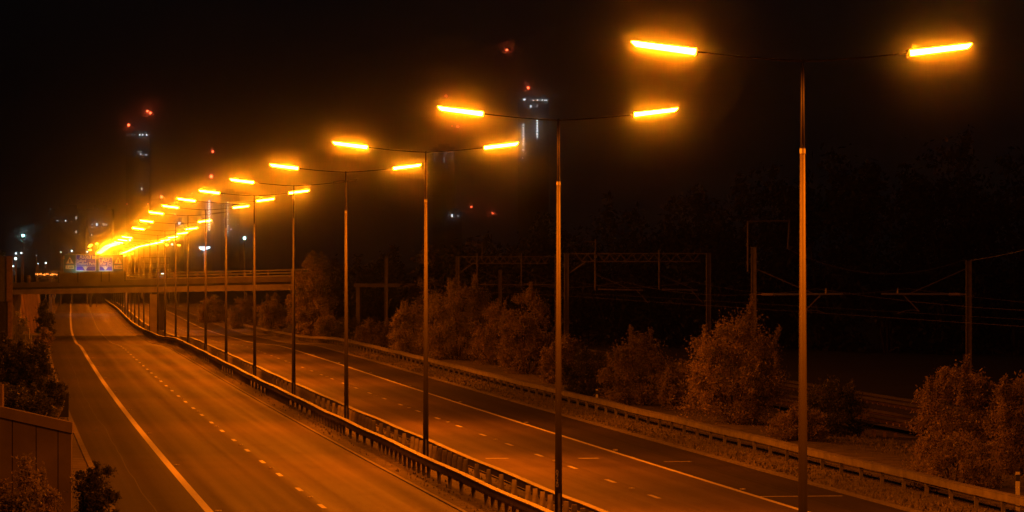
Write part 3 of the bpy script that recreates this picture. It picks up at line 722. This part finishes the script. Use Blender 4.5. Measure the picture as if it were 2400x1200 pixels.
# ------------------------------------------------------------------ vegetation
def leaves(rng, pts, size, name, mat, parent, loc):
    """pts: (n,3) centres; each leaf is a small folded quad, randomly turned"""
    n = len(pts); d = rng.normal(size=(n,3)); d /= np.linalg.norm(d, axis=1)[:,None]
    a = rng.normal(size=(n,3)); a -= (a*d).sum(1)[:,None]*d; a /= np.linalg.norm(a, axis=1)[:,None]; b = np.cross(d, a)
    s = size*rng.uniform(.5, 1.3, n)[:,None]
    v = np.empty((n,4,3)); v[:,0] = pts-a*s; v[:,1] = pts+b*s*.42; v[:,2] = pts+a*s; v[:,3] = pts-b*s*.42+d*s*.12
    v = v.reshape(-1,3)-np.array(loc)
    me = D.meshes.new(name); me.vertices.add(4*n); me.vertices.foreach_set('co', v.ravel())
    me.loops.add(4*n); me.loops.foreach_set('vertex_index', np.arange(4*n, dtype=np.int32))
    me.polygons.add(n); me.polygons.foreach_set('loop_start', np.arange(0, 4*n, 4, dtype=np.int32)); me.polygons.foreach_set('loop_total', np.full(n, 4, dtype=np.int32))
    me.materials.append(mat); me.update(); me.validate()
    o = D.objects.new(name, me); COL.objects.link(o); o.parent = parent; return o
def plant(name, label, cat, px, Y, ytop, wpx, ybase=None, mat='leafA', leaf=.11, n=7000, seed=1, group=None, clumps=60, shape='bush', trunk=None):
    rng = np.random.default_rng(seed); x = (px-1200)*Y/F; w = wpx*Y/F; zt = ZC+(HOR-ytop)*Y/F
    zb = G(Y) if ybase is None else ZC+(HOR-ybase)*Y/F
    loc = Vector((x, Y, zb)); H = zt-zb
    e = empty(name, loc, label, cat, group)
    cs = []; rr = []
    while len(cs) < clumps:
        u = rng.uniform(-1, 1, 3)
        if shape == 'bush': z = (u[2]+1)/2; lim = math.sqrt(max(0, 1-max(0, (z-.35)/.65)**2))*(.8+.2*min(1, z/.3))
        elif shape == 'cone': z = (u[2]+1)/2; lim = 1.02-z*.95
        else: z = .28+.72*(u[2]+1)/2; lim = math.sqrt(max(0, 1-((z-.6)/.42)**2))
        rad = math.hypot(u[0], u[1])
        if rad > lim or rad < lim*.45*rng.random(): continue
        cs.append((x+u[0]*w/2*.9, Y+u[1]*w/2*.9, zb+z*H*.93)); rr.append(rng.uniform(.55, 1.25))
    cs = np.array(cs); cr = (w*H*w)**(1/3)*.115*np.array(rr)*(60/clumps)**.33
    idx = rng.integers(0, clumps, n); g_ = rng.normal(size=(n,3)); g_[:,2] *= .8
    pts = cs[idx]+g_*cr[idx][:,None]*.55
    # upright shoots breaking the outline
    ns = max(6, clumps//4); sh = rng.integers(0, clumps, ns); k = max(8, n//60)
    ex = []
    for j in sh:
        top = cs[j]+np.array([rng.normal()*.02*w, 0, cr[j]*rng.uniform(1.2, 2.4)])
        t = rng.random(k)[:,None]; ex.append(cs[j]*(1-t)+top*t+rng.normal(size=(k,3))*leaf*.8)
    pts = np.vstack([pts]+ex); pts = pts[pts[:,2] > zb+.02]; pts = pts[pts[:,2] < zt+H*.08]
    o = leaves(rng, pts, leaf, 'crown' if shape != 'bush' else 'foliage', M[mat], e, loc)
    mbp = MB(); tr = trunk or max(.04, H*.012)
    if shape == 'bush':
        for j in range(min(12, clumps)):
            c = Vector(cs[j])-loc; mbp.tube([(c.x*.12, c.y*.12, -.1), (c.x*.5, c.y*.5, c.z*.5), tuple(c)], [tr, tr*.6, tr*.2], 5)
        mbp.build('stems', M['bark'], e)
    else:
        mbp.tube([(0,0,-.2),(H*.005,0,H*.45),(0,0,H*.92)], [tr*1.6, tr, tr*.25], 7)
        for j in range(min(16, clumps)):
            c = Vector(cs[j])-loc; mbp.tube([(0,0,c.z*.7), tuple(c)], [tr*.5, tr*.12], 5)
        mbp.build('trunk', M['bark'], e)
    return e
V = 'bushes along the right verge'
plant('roadside_bush', 'large bright bush right of centre, in front of the mast with the tall pole', 'bush', 1722, 183, 712, 262, mat='leafA', n=28500, leaf=0.072, seed=3, group=V, clumps=110)
plant('roadside_bush', 'leafy bush at the right edge, in front of the far right mast', 'bush', 2245, 146, 838, 215, mat='leafC', n=19000, leaf=0.072, seed=4, group=V, clumps=90)
plant('roadside_bush', 'dark bush cut off by the right edge of the frame', 'bush', 2400, 141, 850, 190, mat='leafC', n=15200, leaf=0.072, seed=5, group=V, clumps=70)
plant('roadside_bush', 'low dark shrub between the nearest lamp column and the railway gap', 'bush', 1955, 172, 885, 165, mat='leafB', n=11400, leaf=0.065, seed=6, group=V, clumps=60)
plant('roadside_bush', 'low leafy shrub right at the foot of the nearest lamp column line, behind the barrier', 'bush', 1870, 165, 945, 150, mat='leafC', n=9500, leaf=0.065, seed=7, group=V, clumps=60)
plant('roadside_bush', 'low shrub at the foot of the right-edge bushes, above the marker post', 'bush', 2235, 131, 1010, 250, mat='leafC', n=9500, leaf=0.058, seed=8, group=V, clumps=60)
plant('roadside_bush', 'rounded dim shrub left of the large bright bush', 'bush', 1500, 205, 770, 200, mat='leafC', n=17100, leaf=0.072, seed=9, group=V, clumps=80)
plant('roadside_bush', 'dim shrub directly right of the second lamp column', 'bush', 1390, 220, 800, 160, mat='leafB', n=13300, leaf=0.072, seed=10, group=V, clumps=70)
plant('roadside_bush', 'tall speckled bush left of the second lamp column', 'bush', 1235, 262, 668, 150, mat='leafC', n=20900, leaf=0.079, seed=11, group=V, clumps=80)
plant('roadside_bush', 'broad brown bush behind the third lamp column, below the farther portal', 'bush', 1075, 300, 640, 190, mat='leafA', n=26600, leaf=0.086, seed=12, group=V, clumps=110)
plant('roadside_bush', 'bush just left of the third lamp column with a lit left flank', 'bush', 968, 305, 700, 120, mat='leafA', n=15200, leaf=0.086, seed=13, group=V, clumps=70)
plant('roadside_bush', 'low bush between the fourth and third lamp columns', 'bush', 885, 345, 745, 130, mat='leafC', n=11400, leaf=0.094, seed=14, group=V, clumps=60)
plant('roadside_bush', 'low bush directly behind the fourth lamp column', 'bush', 800, 385, 745, 110, mat='leafB', n=9500, leaf=0.101, seed=15, group=V, clumps=50)
plant('roadside_bush', 'small low shrub tucked between the large bright bush and the rounded dim shrub', 'bush', 1600, 199, 845, 120, mat='leafC', n=9000, leaf=.075, seed=61, group=V, clumps=60)
plant('roadside_bush', 'low shrub hidden partly behind the second lamp column', 'bush', 1318, 240, 775, 110, mat='leafC', n=9000, leaf=.08, seed=62, group=V, clumps=60)
plant('roadside_bush', 'shrub between the broad brown bush and the tall speckled bush', 'bush', 1160, 285, 705, 115, mat='leafC', n=11000, leaf=.08, seed=63, group=V, clumps=60)
plant('roadside_bush', 'low scrub just right of the tall tree at the bridge end', 'bush', 768, 400, 735, 70, mat='leafC', n=7000, leaf=.1, seed=64, group=V, clumps=50)
plant('tall_tree', 'tall tree hiding the right end of the road bridge', 'tree', 737, 425, 572, 110, mat='leafA', n=24700, leaf=0.122, seed=16, clumps=90, shape='bush', group='trees beside the bridge')
plant('tall_tree', 'slimmer tree overlapping the bridge end, left of the tall one', 'tree', 697, 452, 640, 55, mat='leafA', n=11400, leaf=0.122, seed=17, clumps=60, shape='bush', group='trees beside the bridge')
U = 'bushes seen under the bridge'
plant('roadside_bush', 'widest bush under the right span, next to the bridge end', 'bush', 640, 500, 686, 75, mat='leafA', n=9500, leaf=0.130, seed=18, group=U, clumps=50)
plant('roadside_bush', 'middle bush under the right span of the bridge', 'bush', 570, 540, 690, 70, mat='leafC', n=9500, leaf=0.130, seed=19, group=U, clumps=50)
plant('roadside_bush', 'leftmost low bush under the right span of the bridge', 'bush', 498, 600, 693, 75, mat='leafC', n=9500, leaf=0.144, seed=20, group=U, clumps=50)
plant('feathery_tree', 'faint feathery tree rising behind the third lamp column', 'tree', 1002, 380, 515, 95, mat='leafC', n=5000, leaf=.16, seed=21, clumps=60, shape='cone', group='dim trees behind the railway')
Lg = 'bushes on the left verge'
plant('verge_bush', 'large dark bush on the left verge above the panelled wall', 'bush', 70, 232, 800, 130, mat='leafB', n=11000, leaf=.10, seed=22, group=Lg, clumps=90)
plant('verge_bush', 'dark bush cut off by the left edge below the billboard', 'bush', 5, 245, 785, 110, mat='leafB', n=7000, leaf=.10, seed=23, group=Lg, clumps=70)
plant('verge_bush', 'low dark bush against the hard shoulder just above the black pointed sheet', 'bush', 118, 205, 880, 90, mat='leafB', n=6000, leaf=.09, seed=24, group=Lg, clumps=60)
plant('verge_bush', 'low dark bush filling the strip directly above the wall coping', 'bush', 35, 165, 890, 200, mat='leafB', n=8000, leaf=.09, seed=25, group=Lg, clumps=70)
plant('verge_bush', 'dark shrub under the left end of the bridge beside the ribbed wall', 'bush', 106, 430, 708, 44, mat='leafB', n=5000, leaf=.15, seed=26, group=Lg, clumps=50)
plant('verge_bush', 'small pale silvery shrub above the palisade fence', 'bush', 47, 345, 728, 34, mat='leafS', n=2500, leaf=.11, seed=27, group=Lg, clumps=30)
plant('verge_bush', 'rough low weeds shrub between the fence and the road edge', 'bush', 100, 345, 770, 45, mat='leafC', n=2500, leaf=.11, seed=28, group=Lg, clumps=30)
plant('foreground_shrub', 'twiggy shrub in front of the panelled wall, cut by the bottom left corner', 'bush', 60, 92, 1050, 190, ybase=1330, mat='leafA', n=17000, leaf=.05, seed=29, clumps=80, group='shrubs in the near left corner')
plant('foreground_shrub', 'spiky dark shrub right of the panelled wall end, at the bottom edge', 'bush', 222, 94, 1052, 125, ybase=1330, mat='leafB', n=16000, leaf=.048, seed=30, clumps=80, group='shrubs in the near left corner')
plant('green_tree', 'small green-lit tree top at the left edge above the billboard', 'tree', -5, 600, 560, 62, mat='leafG', n=4000, leaf=.22, seed=31, clumps=50, shape='bush')
BW = 'dim trees behind the railway'
bt = [(1130,330,400,560,'directly behind the farther portal'),(1290,340,330,520,'left of the second lamp column, behind the bushes'),(1440,300,430,480,'behind the nearer portal'),
      (1590,300,360,430,'behind the right end of the nearer portal'),(1740,280,380,400,'behind the mast with the tall pole'),(1930,270,330,330,'behind the nearest lamp column'),
      (2080,260,340,330,'between the two facing masts'),(2230,255,300,300,'behind the far right mast'),(2380,250,330,290,'cut off by the right edge'),
      (820,440,200,610,'behind the fourth lamp column'),(905,430,170,590,'behind the bare mast')]
for i, (px, Y, w, yt, lab) in enumerate(bt):
    plant('dim_tree', f'nearly black tree {lab}', 'tree', px, Y+75, yt, w, mat='leafD', n=5200, leaf=.36, seed=50+i, group=BW, clumps=70, shape='bush', trunk=.18)
# grass tufts on the verges: uncountable
rng = np.random.default_rng(77); tv = []; n = 26000
def grass(name, o0, o1, a, b, n, hmin, hmax, seed):
    rng = np.random.default_rng(seed); v = []; f = []
    for i in range(n):
        s = a+(b-a)*rng.random()**1.7; o = rng.uniform(o0, o1); p_ = R(o, s, .06); h = rng.uniform(hmin, hmax); an = rng.uniform(0, math.pi); w = rng.uniform(.02,.06)
        dx, dy = math.cos(an)*w, math.sin(an)*w; lx, ly = rng.normal(0, h*.4, 2); k = len(v)
        v += [(p_.x-dx, p_.y-dy, p_.z-.02), (p_.x+dx, p_.y+dy, p_.z-.02), (p_.x+lx, p_.y+ly, p_.z+h)]; f.append((k, k+1, k+2))
    o = MB().add(v, f).build(name, M['blade']); tag(o, 'rough short grass on the verges' if name == 'verge_grass' else 'patchy weeds on the central reserve', 'grass', kind='stuff'); return o
grass('verge_grass', 12.2, 22, 105, 330, 36000, .03, .12, 1)
grass('verge_weeds', -1.55, 1.55, 105, 330, 1800, .02, .11, 2)
grass('verge_grass', -18, -12.7, 180, 420, 9000, .05, .2, 3)['label'] = 'rough grass and weeds along the left verge'

# ------------------------------------------------------------------ distant street lamps
def slamp(px, py, Y, label, mat, r=.18, head='globe', base=None, cat='street lamp', polemat='galv', group='distant street lamps'):
    p_ = P(px, py, Y); zb = G(Y) if base is None else P(0, base, Y).z
    loc = Vector((p_.x, Y, zb)); e = empty('street_lamp', loc, label, cat, group)
    rel(MB().tube([(p_.x, Y, zb-.2), (p_.x, Y, p_.z-r*.6)], [.09,.05], 8).build('pole', M[polemat], e, loc=loc), e)
    if head == 'globe': mb_ = MB().sphere(p_, r, 10, 6)
    else: mb_ = MB().sphere(p_, r, 10, 6, (2.2,1,.6))
    rel(mb_.build('lamp', M[mat], e, loc=loc), e); return e
slamp(54, 552, 760, 'tall bluish-white street lamp near the left edge', 'cyan_lamp', .25)
slamp(573, 558, 600, 'tall bluish-white street lamp above the right half of the bridge', 'cyan_lamp', .19)
slamp(37.5, 594, 780, 'upper left small white globe lamp beside the tall bluish lamp', 'globe', .15)
slamp(50, 593, 790, 'small white globe lamp touching the tall bluish lamp pole', 'globe', .15)
slamp(36.5, 606, 770, 'largest white globe lamp at left, below the two small ones', 'globe', .24)
slamp(30.5, 624, 760, 'lowest white globe lamp at left, next to the billboard', 'globe', .15)
slamp(107.5, 616.5, 700, 'brighter of two lone white lamps left of the gantry', 'globe', .13)
slamp(89, 618, 700, 'fainter of two lone white lamps left of the gantry', 'globe', .07)
slamp(85, 599, 900, 'faintest white lamp left of the gantry, above the other two', 'w_dim', .1)
slamp(142.5, 591, 900, 'small greenish-white lamp above the little triangular sign', 'globe', .1)
slamp(168, 588, 900, 'small hooked white lamp above the left warning triangle', 'globe', .16)
slamp(204.5, 590, 900, 'small hooked white lamp above the larger blue sign', 'globe', .15)
for (px, py, lab) in ((213.5,574,'uppermost of the four separate orange lamps left of the main row'), (210.5,577.5,'lower left of the touching pair of separate orange lamps'),
                 (211.5,586,'lowest of the four separate orange lamps left of the main row'), (227,571,'rightmost of the four separate orange lamps left of the main row'),
                 (390.5,574.5,'small orange lamp left of the tiny white lamp beyond the bridge'), (419,574.5,'small orange lamp right of the tiny white lamp beyond the bridge'), (290.5,599.5,'small orange lamp at the lower end of the right lantern row')):
    slamp(px, py, 850, lab, 'orange_lamp', .17, 'oval')
slamp(403.5, 573, 850, 'tiny bluish-white lamp between two small orange ones', 'globe', .16)
slamp(304.5, 562.5, 900, 'tiny white lamp just under the left row of lanterns', 'globe', .18)
cpp = empty('lit_canopy', P(480, 660, 520), 'bright bluish-white lit canopy seen between lamp poles above the bridge', 'canopy')
q = lambda px, py, y=520: P(px, py, y)
A_ = [(466,578.5),(493,578.3),(492,581.5),(485,584.5),(478,587),(472,585),(467,582)]
v = [q(*a) for a in A_]+[q(*a, 524) for a in A_]; nA = len(A_)
rel(MB().add(v, [tuple(range(nA)), tuple(reversed(range(nA, 2*nA)))]+[(i, i+nA, (i+1) % nA+nA, (i+1) % nA) for i in range(nA)]).build('light_panel', M['canopy_light'], cpp, loc=cpp.location), cpp)
rel(MB().beam(q(479.5,640,522), q(479.5,587,522), .2).build('column', M['galv'], cpp, loc=cpp.location), cpp)
lt = empty('orange_glow_row', P(108, 660, 560), 'row of small glowing orange shapes above the left end of the bridge', 'lights')  # orange lights of unknown kind, built as small emitting shapes
rg = random.Random(4)
lb = rel(MB().box(P(82,0,561).x, P(136,0,561).x, 561, 561.3, P(0,652,561).z, P(0,640,561).z).build('backing', M['dark'], lt, loc=lt.location), lt)
for i in range(13):
    px = 84.5+i*4.1+rg.uniform(-.8,.8); p_ = P(px, 643.2+rg.uniform(-1.2,1.2), 560.7); w = rg.uniform(.04,.1); h = rg.uniform(.05,.14)
    rel(MB().box(p_.x-w, p_.x+w, 560.7, 560.8, p_.z-h, p_.z+h).build('glowing_shape', M['orange_shapes'], lt, loc=lt.location), lt)
cone = empty('traffic_barrel', P(67, 665, 455), 'orange and white striped marker at the left end of the bridge', 'traffic marker')
rel(MB().tube([P(67,663,455), P(67,645,455)], [.25,.2], 10).build('body', M['wood'], cone, loc=cone.location), cone)
rel(MB().tube([P(67,651.5,455), P(67,649,455)], [.24,.235], 10).build('band', M['signwhite'], cone, loc=cone.location), cone)
# small far signals row near the bridge
simple('white_box_light', MB().box(P(377.5,0,540).x, P(383.5,0,540).x, 540, 540.2, P(0,642,540).z, P(0,639.2,540).z), M['globe'], 'tiny white lit box above the bridge parapet between poles', 'light', P(380,641,540))

# ------------------------------------------------------------------ far towers and cranes
TY = 3600.
def tower(px0, px1, ytop, wins, label, Y=TY):
    a = P(px0, 0, Y).x; b = P(px1, 0, Y).x; zt = P(0, ytop, Y).z; loc = Vector(((a+b)/2, Y, G(Y)))
    e = empty('tower_block', loc, label, 'tower', 'tower blocks on the skyline')
    mb_ = MB().box(a, b, Y, Y+(b-a)*.9, G(Y)-1, zt); mb_.box(a+(b-a)*.25, b-(b-a)*.25, Y+3, Y+(b-a)*.6, zt+.01, zt+3)
    z = G(Y)+6
    while z < zt-2: mb_.box(a-.15, b+.15, Y-.25, Y-.003, z, z+.5); z += 3.4
    rel(mb_.build('facade', M['tower'], e, loc=loc), e)
    for (px, py, w, h, m) in wins:
        c = P(px, py, Y); ww = w*Y/F/2; hh = h*Y/F/2
        rel(MB().box(c.x-ww, c.x+ww, Y-.45, Y-.28, c.z-hh, c.z+hh).build('window', M[m], e, loc=loc), e)
    return e
C, Dm, Wm = 'w_cool', 'w_dim', 'w_warm'
tower(296, 350, 314, [(300,316,2,2.5,Dm),(309,316,1.5,2.5,Dm),(315,316,1.5,2.5,Dm),(327.5,316,2.5,3,C),(334.5,316,2.5,3,C),(344,316.5,2.5,3.5,C),(324,355.5,2.5,1.6,Dm),(331,355.5,3,1.8,Dm),
     (330,361.5,2.5,2,C),(335,364,1.6,1.6,Dm),(342,363,2,1.8,C),(347,404,1.2,3,Dm),(330,430,1.5,2,Dm),(332,442.5,2.5,3,C),(348.5,430,1,4,Dm)], 'dark tower at left with a short row of white windows at its top')
tower(1214, 1286, 232, [(1229,233.5,4.5,3,C),(1243,235,2,1.6,Dm),(1249.5,234.8,2.4,2,C),(1260,234.5,2.4,2.5,C),(1265,235.3,2,1.5,Dm),(1271,234.8,3,2,C),(1277,235.2,2.2,2,C),(1280.5,235.3,2,2,C),
     (1244,249.5,2.6,5,C),(1259,248,2,6,Dm)] + [(1226.5,292.5+6.55*i,2.6,3,C) for i in range(8)] + [(1226.5,351,3,3,C),(1226.5,357.5,2,2,Dm),(1225,370.5,2.4,2,C),(1226,403,1.4,1.5,Dm),(1226,429,1.4,1.5,Dm)] +
     [(1259,282+6.4*i,2.3,4,C) for i in range(7)] + [(1259,326,2,2,Dm),(1259,339,2,2,Dm)], 'tall dark tower right of centre with two columns of white windows')
tower(1014, 1066, 345, [(1018.5,359,1,5,Dm),(1019,373,1,4,Dm),(1045.5,360,1.2,5,Dm),(1041,372,1.6,5,Dm),(1041,379,1.6,4,Dm),(1045.5,392,1.6,2,Dm),(1059.5,356,1,4,Dm),(1059.5,365,1,4,Dm),(1059.5,373,1,3,Dm)], 'faint tower left of the tall dark tower with dim window slits')
tower(472, 500, 462, [(490.5,471+6.1*i,2.6,3.4,C) for i in range(12)], 'slim block with one vertical string of white windows left of the eighth lamp column')
tower(517, 560, 450, [(534,474+4.6*i,1.6,2.6,Dm if i % 3 else C) for i in range(18)]+[(524,456,2,2.5,Dm),(521,482,2,2,Dm),(525,515,1.8,1.8,Dm),(525,521,1.8,1.8,Dm),(525,543,1.8,1.8,Dm),(540,515,1.2,2,Dm),(542,537,2.4,2.4,C),(545,554,1.6,1.6,Dm),(553,529,1.6,1.4,Dm),(558,526,3,1.4,Dm)], 'block with a dashed white light strip just right of the slim block')
tower(117, 200, 489, [(134.5,517,5,1.8,Dm),(153.5,517.5,2.4,2,C),(178.5,510.5,3,6,Dm),(178.5,543.5,3,6,Dm),(118,490,1,2,Dm)], 'low wide block at far left with two tall pale windows', 3000)
tower(205, 262, 490, [(216,525.5,4,2,Dm),(227,526,2.4,5,C),(242,526,2.2,5,Dm),(246,526,1.6,5,Dm),(250,526.5,1.6,4.5,Dm),(216,533,3,2,Dm),(215,550.5,2,2.4,C),(228.5,490,2,1.2,Dm)], 'low block above the gantry with a row of small pale windows', 3000)
tower(1048, 1082, 497, [(1059.5,505.5,2.4,5,C),(1073.5,506,1.6,4,Dm)], 'low block with two small white windows below the faint tower', 3000)
tower(413, 430, 519, [(420.5,523.5,5,5,C)], 'narrow block with one bright white window amid the orange glow', 3000)
def crane(px, ptop, beacons, label, base_y=600, jib=(-30, 12), Y=3500.):
    x = P(px,0,Y).x; zt = P(0,ptop,Y).z; loc = Vector((x, Y, G(Y))); e = empty('tower_crane', loc, label, 'crane', 'tower cranes on the skyline')
    mb_ = MB()
    for dx, dy in ((-.8,-.8),(.8,-.8),(-.8,.8),(.8,.8)): mb_.beam((x+dx,Y+dy,G(Y)-1),(x+dx,Y+dy,zt-1),.25)
    z = G(Y); k = 0
    while z < zt-6:
        mb_.beam((x-.8,Y-.8,z),(x+.8,Y-.8,z+4),.14) if k % 2 else mb_.beam((x+.8,Y-.8,z),(x-.8,Y-.8,z+4),.14); z += 4; k += 1
    rel(mb_.build('mast', M['galv'], e, loc=loc), e)
    j0, j1 = jib
    rel(MB().beam((x+j0*.38,Y,zt-3),(x+j1*.38,Y,zt-2.2),.5,1.).build('jib', M['galv'], e, loc=loc), e)
    for bx_, by_, r in beacons:
        rel(MB().sphere(P(bx_,by_,Y-2), r, 10, 6).build('beacon', M['beacon'], e, loc=loc), e)
crane(301.5, 293, [(301.5,293,.95)], 'crane with one red light above the left end of the dark left tower')
crane(351, 262, [(345.5,260.5,.8),(352.5,264.5,.85)], 'crane with a close pair of red lights above the left tower')
crane(498.5, 355.5, [(498.5,355.5,.75)], 'distant crane with a single red light high above the fifth and sixth lamp columns', jib=(-20,10))
crane(495.5, 413.5, [(495.5,413.5,1.25)], 'crane with the brightest red light, just above the row of lanterns')
crane(378.5, 461, [(378.5,461,1.1)], 'crane with a red light close above the left row of lanterns')
crane(410.5, 502, [(410.5,502,.8)], 'low crane whose red light shows just under the left row of lanterns', jib=(-14,6))
crane(450, 453, [(449,454,.45),(451,452.5,.4)], 'crane with a tiny pair of red dots between two lanterns', jib=(-14,6))
crane(298, 478.5, [(298,478.5,.45)], 'crane with a faint red dot left of the lantern row', jib=(-12,5))
crane(346, 478.5, [(346,478.5,.45)], 'crane with a faint red dot below the left tower', jib=(-12,5))
crane(1188, 117, [(1188,117,.8)], 'highest crane, its red light near the top centre of the frame')
crane(1238, 206, [(1238,206,.95)], 'crane with a red light directly above the tall dark tower')
crane(1045, 224, [(1045,224.5,.8)], 'crane with a red light directly above the left lantern of the second column')
crane(1073, 296, [(1073,296.5,1.0),(1059,295,.3)], 'crane with a red light directly below the left lantern of the second column')
crane(1105, 485, [(1105,485,.5)], 'low crane with a small red light left of the second lamp column', jib=(-16,7))
crane(1155, 500, [(1155,500,.45),(1152,498.5,.3)], 'lowest crane with a tiny red light nearest the second lamp column', jib=(-16,7))

# ------------------------------------------------------------------ haze: one closed box of even, pale air, its scatter shaped to stand in for lens bloom
hz = MB().box(-2500, 2500, -40, 5400, -8, 262).build('haze', newmat('tmp', (1,1,1))); hz.data.materials.clear()
hm = D.materials.new('haze_air'); hm.use_nodes = True; nt = hm.node_tree; nt.nodes.clear()
o_ = nt.nodes.new('ShaderNodeOutputMaterial'); pv = nt.nodes.new('ShaderNodeVolumePrincipled')
for nme in ('Density Attribute', 'Temperature Attribute', 'Color Attribute'):
    if nme in pv.inputs: pv.inputs[nme].default_value = ''
pv.inputs['Color'].default_value = (.9,.9,.9,1); pv.inputs['Density'].default_value = HAZE; pv.inputs['Anisotropy'].default_value = .998
nt.links.new(pv.outputs[0], o_.inputs['Volume']); hz.data.materials.append(hm); hz['kind'] = 'stuff'; hz['label'] = 'thin night haze standing in for orange lens glow round the lamps'
